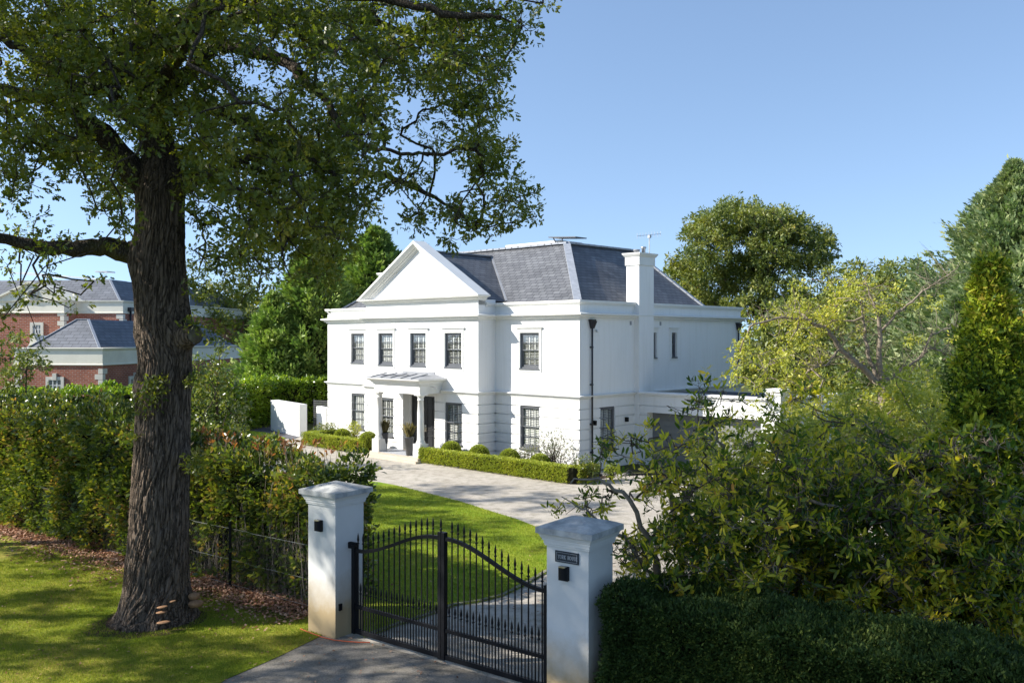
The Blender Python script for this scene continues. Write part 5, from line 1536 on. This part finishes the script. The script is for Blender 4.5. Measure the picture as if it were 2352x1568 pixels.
def blobtree(name, label, x, Y, H, Rr, leafmat, n=60, size=.3, per=24, group=None, zlow=.25, r0=.6, r1=1.1):
    base = cb(x, Y); cl_ = []
    for _ in range(n):
        d = rdir(1)[0] * RNG.random() ** .4
        cl_.append((d[0] * Rr, d[1] * Rr * .8, H * (zlow + (1 - zlow) / 2) + d[2] * H * (1 - zlow) / 2, RNG.uniform(r0, r1), 1.0))
    return rounded_tree(name, label, base, H, cl_, leafmat, size, per, 4, H * .025, group=group)
g_ = 'trees on the horizon'
blobtree('broadleaf_tree', 'dull green tree showing between the big oak and the blue green conifers', 2040, 88, 13.3, 7.5, M['leaf_far'], 150, .36, 24, g_)
blobtree('broadleaf_tree', 'mid green tree just right of the big oak crown', 1945, 84, 12.6, 6.0, M['leaf_far'], 130, .3, 28, g_)
blobtree('broadleaf_tree', 'dark tree behind the yellowing tree, touching the blue green conifer', 2090, 80, 12.8, 3.6, M['leaf_far'], 70, .36, 24, g_)
blobtree('broadleaf_tree', 'low wide tree filling the space under the big oak', 1890, 62, 8.6, 7.5, M['leaf_far'], 200, .3, 24, g_, .05)
blobtree('broadleaf_tree', 'bushy green tree behind the yellowing tree', 2080, 50, 7.2, 4.0, M['leaf_far'], 90, .28, 24, g_, .03)
blobtree('broadleaf_tree', 'yellow green tree behind the oak trunk, beyond the brick house', 470, 104, 13.8, 6.5, M['leaf_far'], 90, .4, 24, g_)
blobtree('broadleaf_tree', 'tree far behind the brick house roof', 600, 110, 12, 5.5, M['leaf_far'], 70, .4, 24, g_)
# off to the side of the frame: the trees that shade the lawn
for (x, y, H, Rr, lab) in ((-17.8, 10.6, 21.0, 4.3, 'tree beyond the edge of the lawn, close to the drive'), (-24.5, 16.5, 16.5, 3.3, 'tree beyond the edge of the lawn, nearest to the camera'), (-21.3, 23.2, 17.5, 3.0, 'tree beyond the edge of the lawn, level with the hedge'), (-22.6, 28.6, 18.0, 3.3, 'tree beyond the edge of the lawn, furthest along')):
    cl_ = []
    for _ in range(int((19 if H > 20 else 8) * Rr * Rr)):
        d = rdir(1)[0] * RNG.random() ** .45; cl_.append((d[0] * Rr, d[1] * Rr * 1.15, H * .64 + d[2] * H * .35, RNG.uniform(.35, .75), 1.0))
    rounded_tree('lime_tree', lab, (x, y, 0), H, cl_, M['leaf_far'], .2, 26, 4, .3, group='trees shading the lawn')

# ================================================================== SHRUBS ON THE RIGHT
RD = ["000000012100010000000000", "000000122211110000000000", "000011112111221120000122", "001122222222334444456777", "001233333333456666778888", "002344555566777778888888", "123222456778888899999999", "222123679999999999999999",
      "001235799999999999999999", "000045899999999999999999", "000024799999999999999999", "000000018999999999999999", "000000003689999999999999", "000000000003677888888899"]
rb = (P(1650, 0, 15.2)[0], 15.2, 0)
rc = map_clumps(RD, 1250, 868, 46, rb, 15.0, .95, .18, .36, .95)
rh = thing('rhododendron', 'big straggly rhododendron with bare upper branches behind the yew hedge', 'shrub', rb)
rcc = np.array(rc)
def rp(x, y, Y=15.2): p = P(x, y, Y); return np.array([p[0] - rb[0], p[1] - rb[1], p[2]])
rl = [([(1540, 1420, 15), (1505, 1300, 14.8), (1490, 1230, 14.7), (1430, 1130, 14.6), (1370, 1095, 14.5), (1310, 1110, 14.4)], .07, .012), ([(1560, 1420, 15.2), (1560, 1250, 15.2), (1540, 1150, 15.2), (1520, 1060, 15.2), (1490, 1010, 15.1)], .07, .012),
      ([(1700, 1450, 15.5), (1690, 1250, 15.5), (1660, 1050, 15.5), (1640, 980, 15.4)], .08, .012), ([(1700, 1450, 15.5), (1750, 1200, 15.7), (1790, 1030, 15.8)], .08, .012),
      ([(1850, 1450, 15.4), (1900, 1250, 15.4), (1960, 1100, 15.4), (2040, 1010, 15.4)], .08, .012), ([(1850, 1450, 15.4), (1800, 1200, 14.6), (1860, 1140, 14.2), (1990, 1190, 14)], .07, .012), ([(1600, 1440, 15.2), (1450, 1250, 14.3), (1370, 1190, 14.1), (1290, 1140, 14)], .04, .008)]
rn = []; rpl = []
for pts, r0, r1 in rl:
    A_ = np.array([rp(*p) for p in pts]); k = len(A_); t_ = np.linspace(0, k - 1, (k - 1) * 4 + 1)
    B_ = np.stack([np.interp(t_, np.arange(k), A_[:, c]) for c in range(3)], 1); B_[1:-1] += RNG.normal(size=B_[1:-1].shape) * .03
    rpl.append((B_, np.linspace(r0, r1, len(B_)))); rn += list(B_[2:])
tubes('limbs', rpl, M['twig_pale'], rh, 7)
tubes('branches', connect(rn, rcc[:, :3], .0055, .42, .035, .17, 6), M['twig'], rh, 4)
C, D, idx = clump_points(rcc, 6.0, .6)
tubes('twigs', [(wob(rcc[idx[i], :3], C[i], 5, .16), np.linspace(.007, .003, 5)) for i in range(0, len(C))], M['twig_pale'], rh, 3)
lowp = (C[:, 2] < 2.9) & (C[:, 0] > -1.2)
keep = RNG.random(len(C)) < np.where(lowp, .97, .62)
C, D, idx = C[keep], D[keep], idx[keep]
ud = D * .5 + np.array([0, 0, .7])
rosettes('foliage', C, 8, .135, T_LONG, M['leaf_rhodo'], rh, ud, .25, .05, .12, .55, crnd=RNG.random(len(C)))
bu = C[RNG.choice(len(C), 900, replace=False)]
leaves('seed_heads', bu + [0, 0, .03], rdir(900) * .6 + [0, 0, 1.0], .07, T_BLADE, M['twig'], rh, upw=.1)
# finer leaved lit shrub behind it
SB = ["00000000011000", "00001233443322", "12345566666665", "44566777777777", "56677777777777", "66777777777777", "66777777777777"]
sb_ = (P(1980, 0, 21)[0], 21, 0)
sc2 = map_clumps(SB, 1600, 840, 50, sb_, 21, 1.1, .3, .55, .5)
rounded_tree('mixed_shrub', 'loose yellow green shrub rising behind the rhododendron', sb_, 3.2, sc2, M['leaf_yellow'], .11, 30, 4, .07, [(0, 0, 0), (.1, 0, 1), (0, 0, 2), (0, 0, 2.8)], T_OVAL, 'twig_pale', .007)
# brown tinged shrub behind the photinia, right of the oak trunk
PB = ["1210", "2320", "3431", "4542", "5653", "6663", "6664"]
pb_ = (P(500, 0, 38)[0], 38, 0)
rounded_tree('mixed_shrub', 'olive brown shrub beside the laurel hedge, seen past the oak trunk', pb_, 6, map_clumps(PB, 432, 770, 34, pb_, 38, .8, .3, .6, .6), M['leaf_photinia'], .17, 22, 4, .1, None, T_OVAL, 'twig', .009)
# young oak shoots in front of the brick house on the far left
LB = ["1100", "2310", "3420", "3430", "2310"]
lb_ = (P(60, 0, 40)[0], 40, 0)
rounded_tree('young_tree', 'thin young tree standing alone before the brick house wing', lb_, 6, map_clumps(LB, -20, 760, 45, lb_, 40, .8, .3, .6, .6), M['leaf_far'], .18, 22, 4, .08, None, T_OAK, 'twig', .009)

# ================================================================== LITTER, GRASS BLADES, CABLE
n = 15000
s_ = RNG.uniform(-.3, LEN_F * .8, n); t_ = np.abs(RNG.normal(size=n)) * .42 * RNG.choice([-1, 1], n) * np.where(RNG.random(n) < .35, 1.7, 1) - .15
Bp = np.array([FA.x, FA.y, .022]) + s_[:, None] * np.array(fd) + t_[:, None] * np.array(fnrm)
Bp[:, 2] += RNG.random(n) * .03
Ax = rdir(n); Ax[:, 2] *= .3
tag(leaves('fallen_leaves', Bp, Ax, .085, T_OVAL, M['leaf_litter'], upw=.6), kind='stuff')
n = 1500
Bp = np.stack([RNG.uniform(-11, 3, n), RNG.uniform(10.5, 24, n), np.full(n, .024)], 1)
Ax = rdir(n); Ax[:, 2] *= .2
tag(leaves('scattered_leaves', Bp, Ax, .06, T_OVAL, M['leaf_litter'], upw=.8), kind='stuff')
from mathutils.geometry import intersect_point_tri_2d
def inside(px_, py_, poly):
    c = np.zeros(len(px_), bool); k = len(poly)
    for i in range(k):
        x1, y1 = poly[i][:2]; x2, y2 = poly[(i + 1) % k][:2]
        hit = ((y1 > py_) != (y2 > py_)) & (px_ < (x2 - x1) * (py_ - y1) / (y2 - y1 + 1e-12) + x1)
        c ^= hit
    return c
n = 330000
gx, gy = RNG.uniform(-12.5, -1.0, n), RNG.uniform(11.5, 24, n)
ok = inside(gx, gy, vg) & (((gx + 7) ** 2 + (gy - OY) ** 2) > .75)
ok &= ((gx - FA.x) * fnrm.x + (gy - FA.y) * fnrm.y) < -.35 + .25 * RNG.normal(size=n)
ok &= gx > -.6 * gy
gx, gy = gx[ok], gy[ok]
Bp = np.stack([gx, gy, np.full(len(gx), .01)], 1); Ax = rdir(len(gx)) * .6; Ax[:, 2] = 1
tag(leaves('grass', Bp, Ax, RNG.uniform(.025, .055, len(gx)), T_BLADE * np.array([1, 1.6, 1]), M['blade'], upw=.1), kind='stuff')
n = 150000
gx, gy = RNG.uniform(-9, 3, n), RNG.uniform(17, 33, n)
ok = inside(gx, gy, [(x * 1.0, y) for x, y in lw])
gx, gy = gx[ok], gy[ok]
ei = RNG.integers(0, len(ep) - 1, 9000); et = RNG.random(9000); e0 = np.array(ep)[:, :2]
exy = e0[ei] * (1 - et[:, None]) + e0[ei + 1] * et[:, None] + RNG.normal(size=(9000, 2)) * .045
gx = np.concatenate([gx, exy[:, 0]]); gy = np.concatenate([gy, exy[:, 1]])
Bp = np.stack([gx, gy, np.full(len(gx), .01)], 1); Ax = rdir(len(gx)) * .7; Ax[:, 2] = 1
tag(leaves('grass', Bp, Ax, RNG.uniform(.03, .06, len(gx)), T_BLADE * np.array([1, 2.2, 1]), M['blade'], upw=.1), kind='stuff')
ca = [G(x, y, .035) for x, y in ((690, 1443), (712, 1452), (740, 1462), (768, 1469), (796, 1472), (826, 1474), (850, 1474))]
tb = tubes('orange_cable', [(np.array(ca), np.full(len(ca), .010))], mat_plain('orange_plastic', (.62, .10, .03), (.5, .09, .03), 5, .5, .4), None, 6)
tag(tb, 'orange cable lying on the ground from the stained pillar to the gate', 'cable')
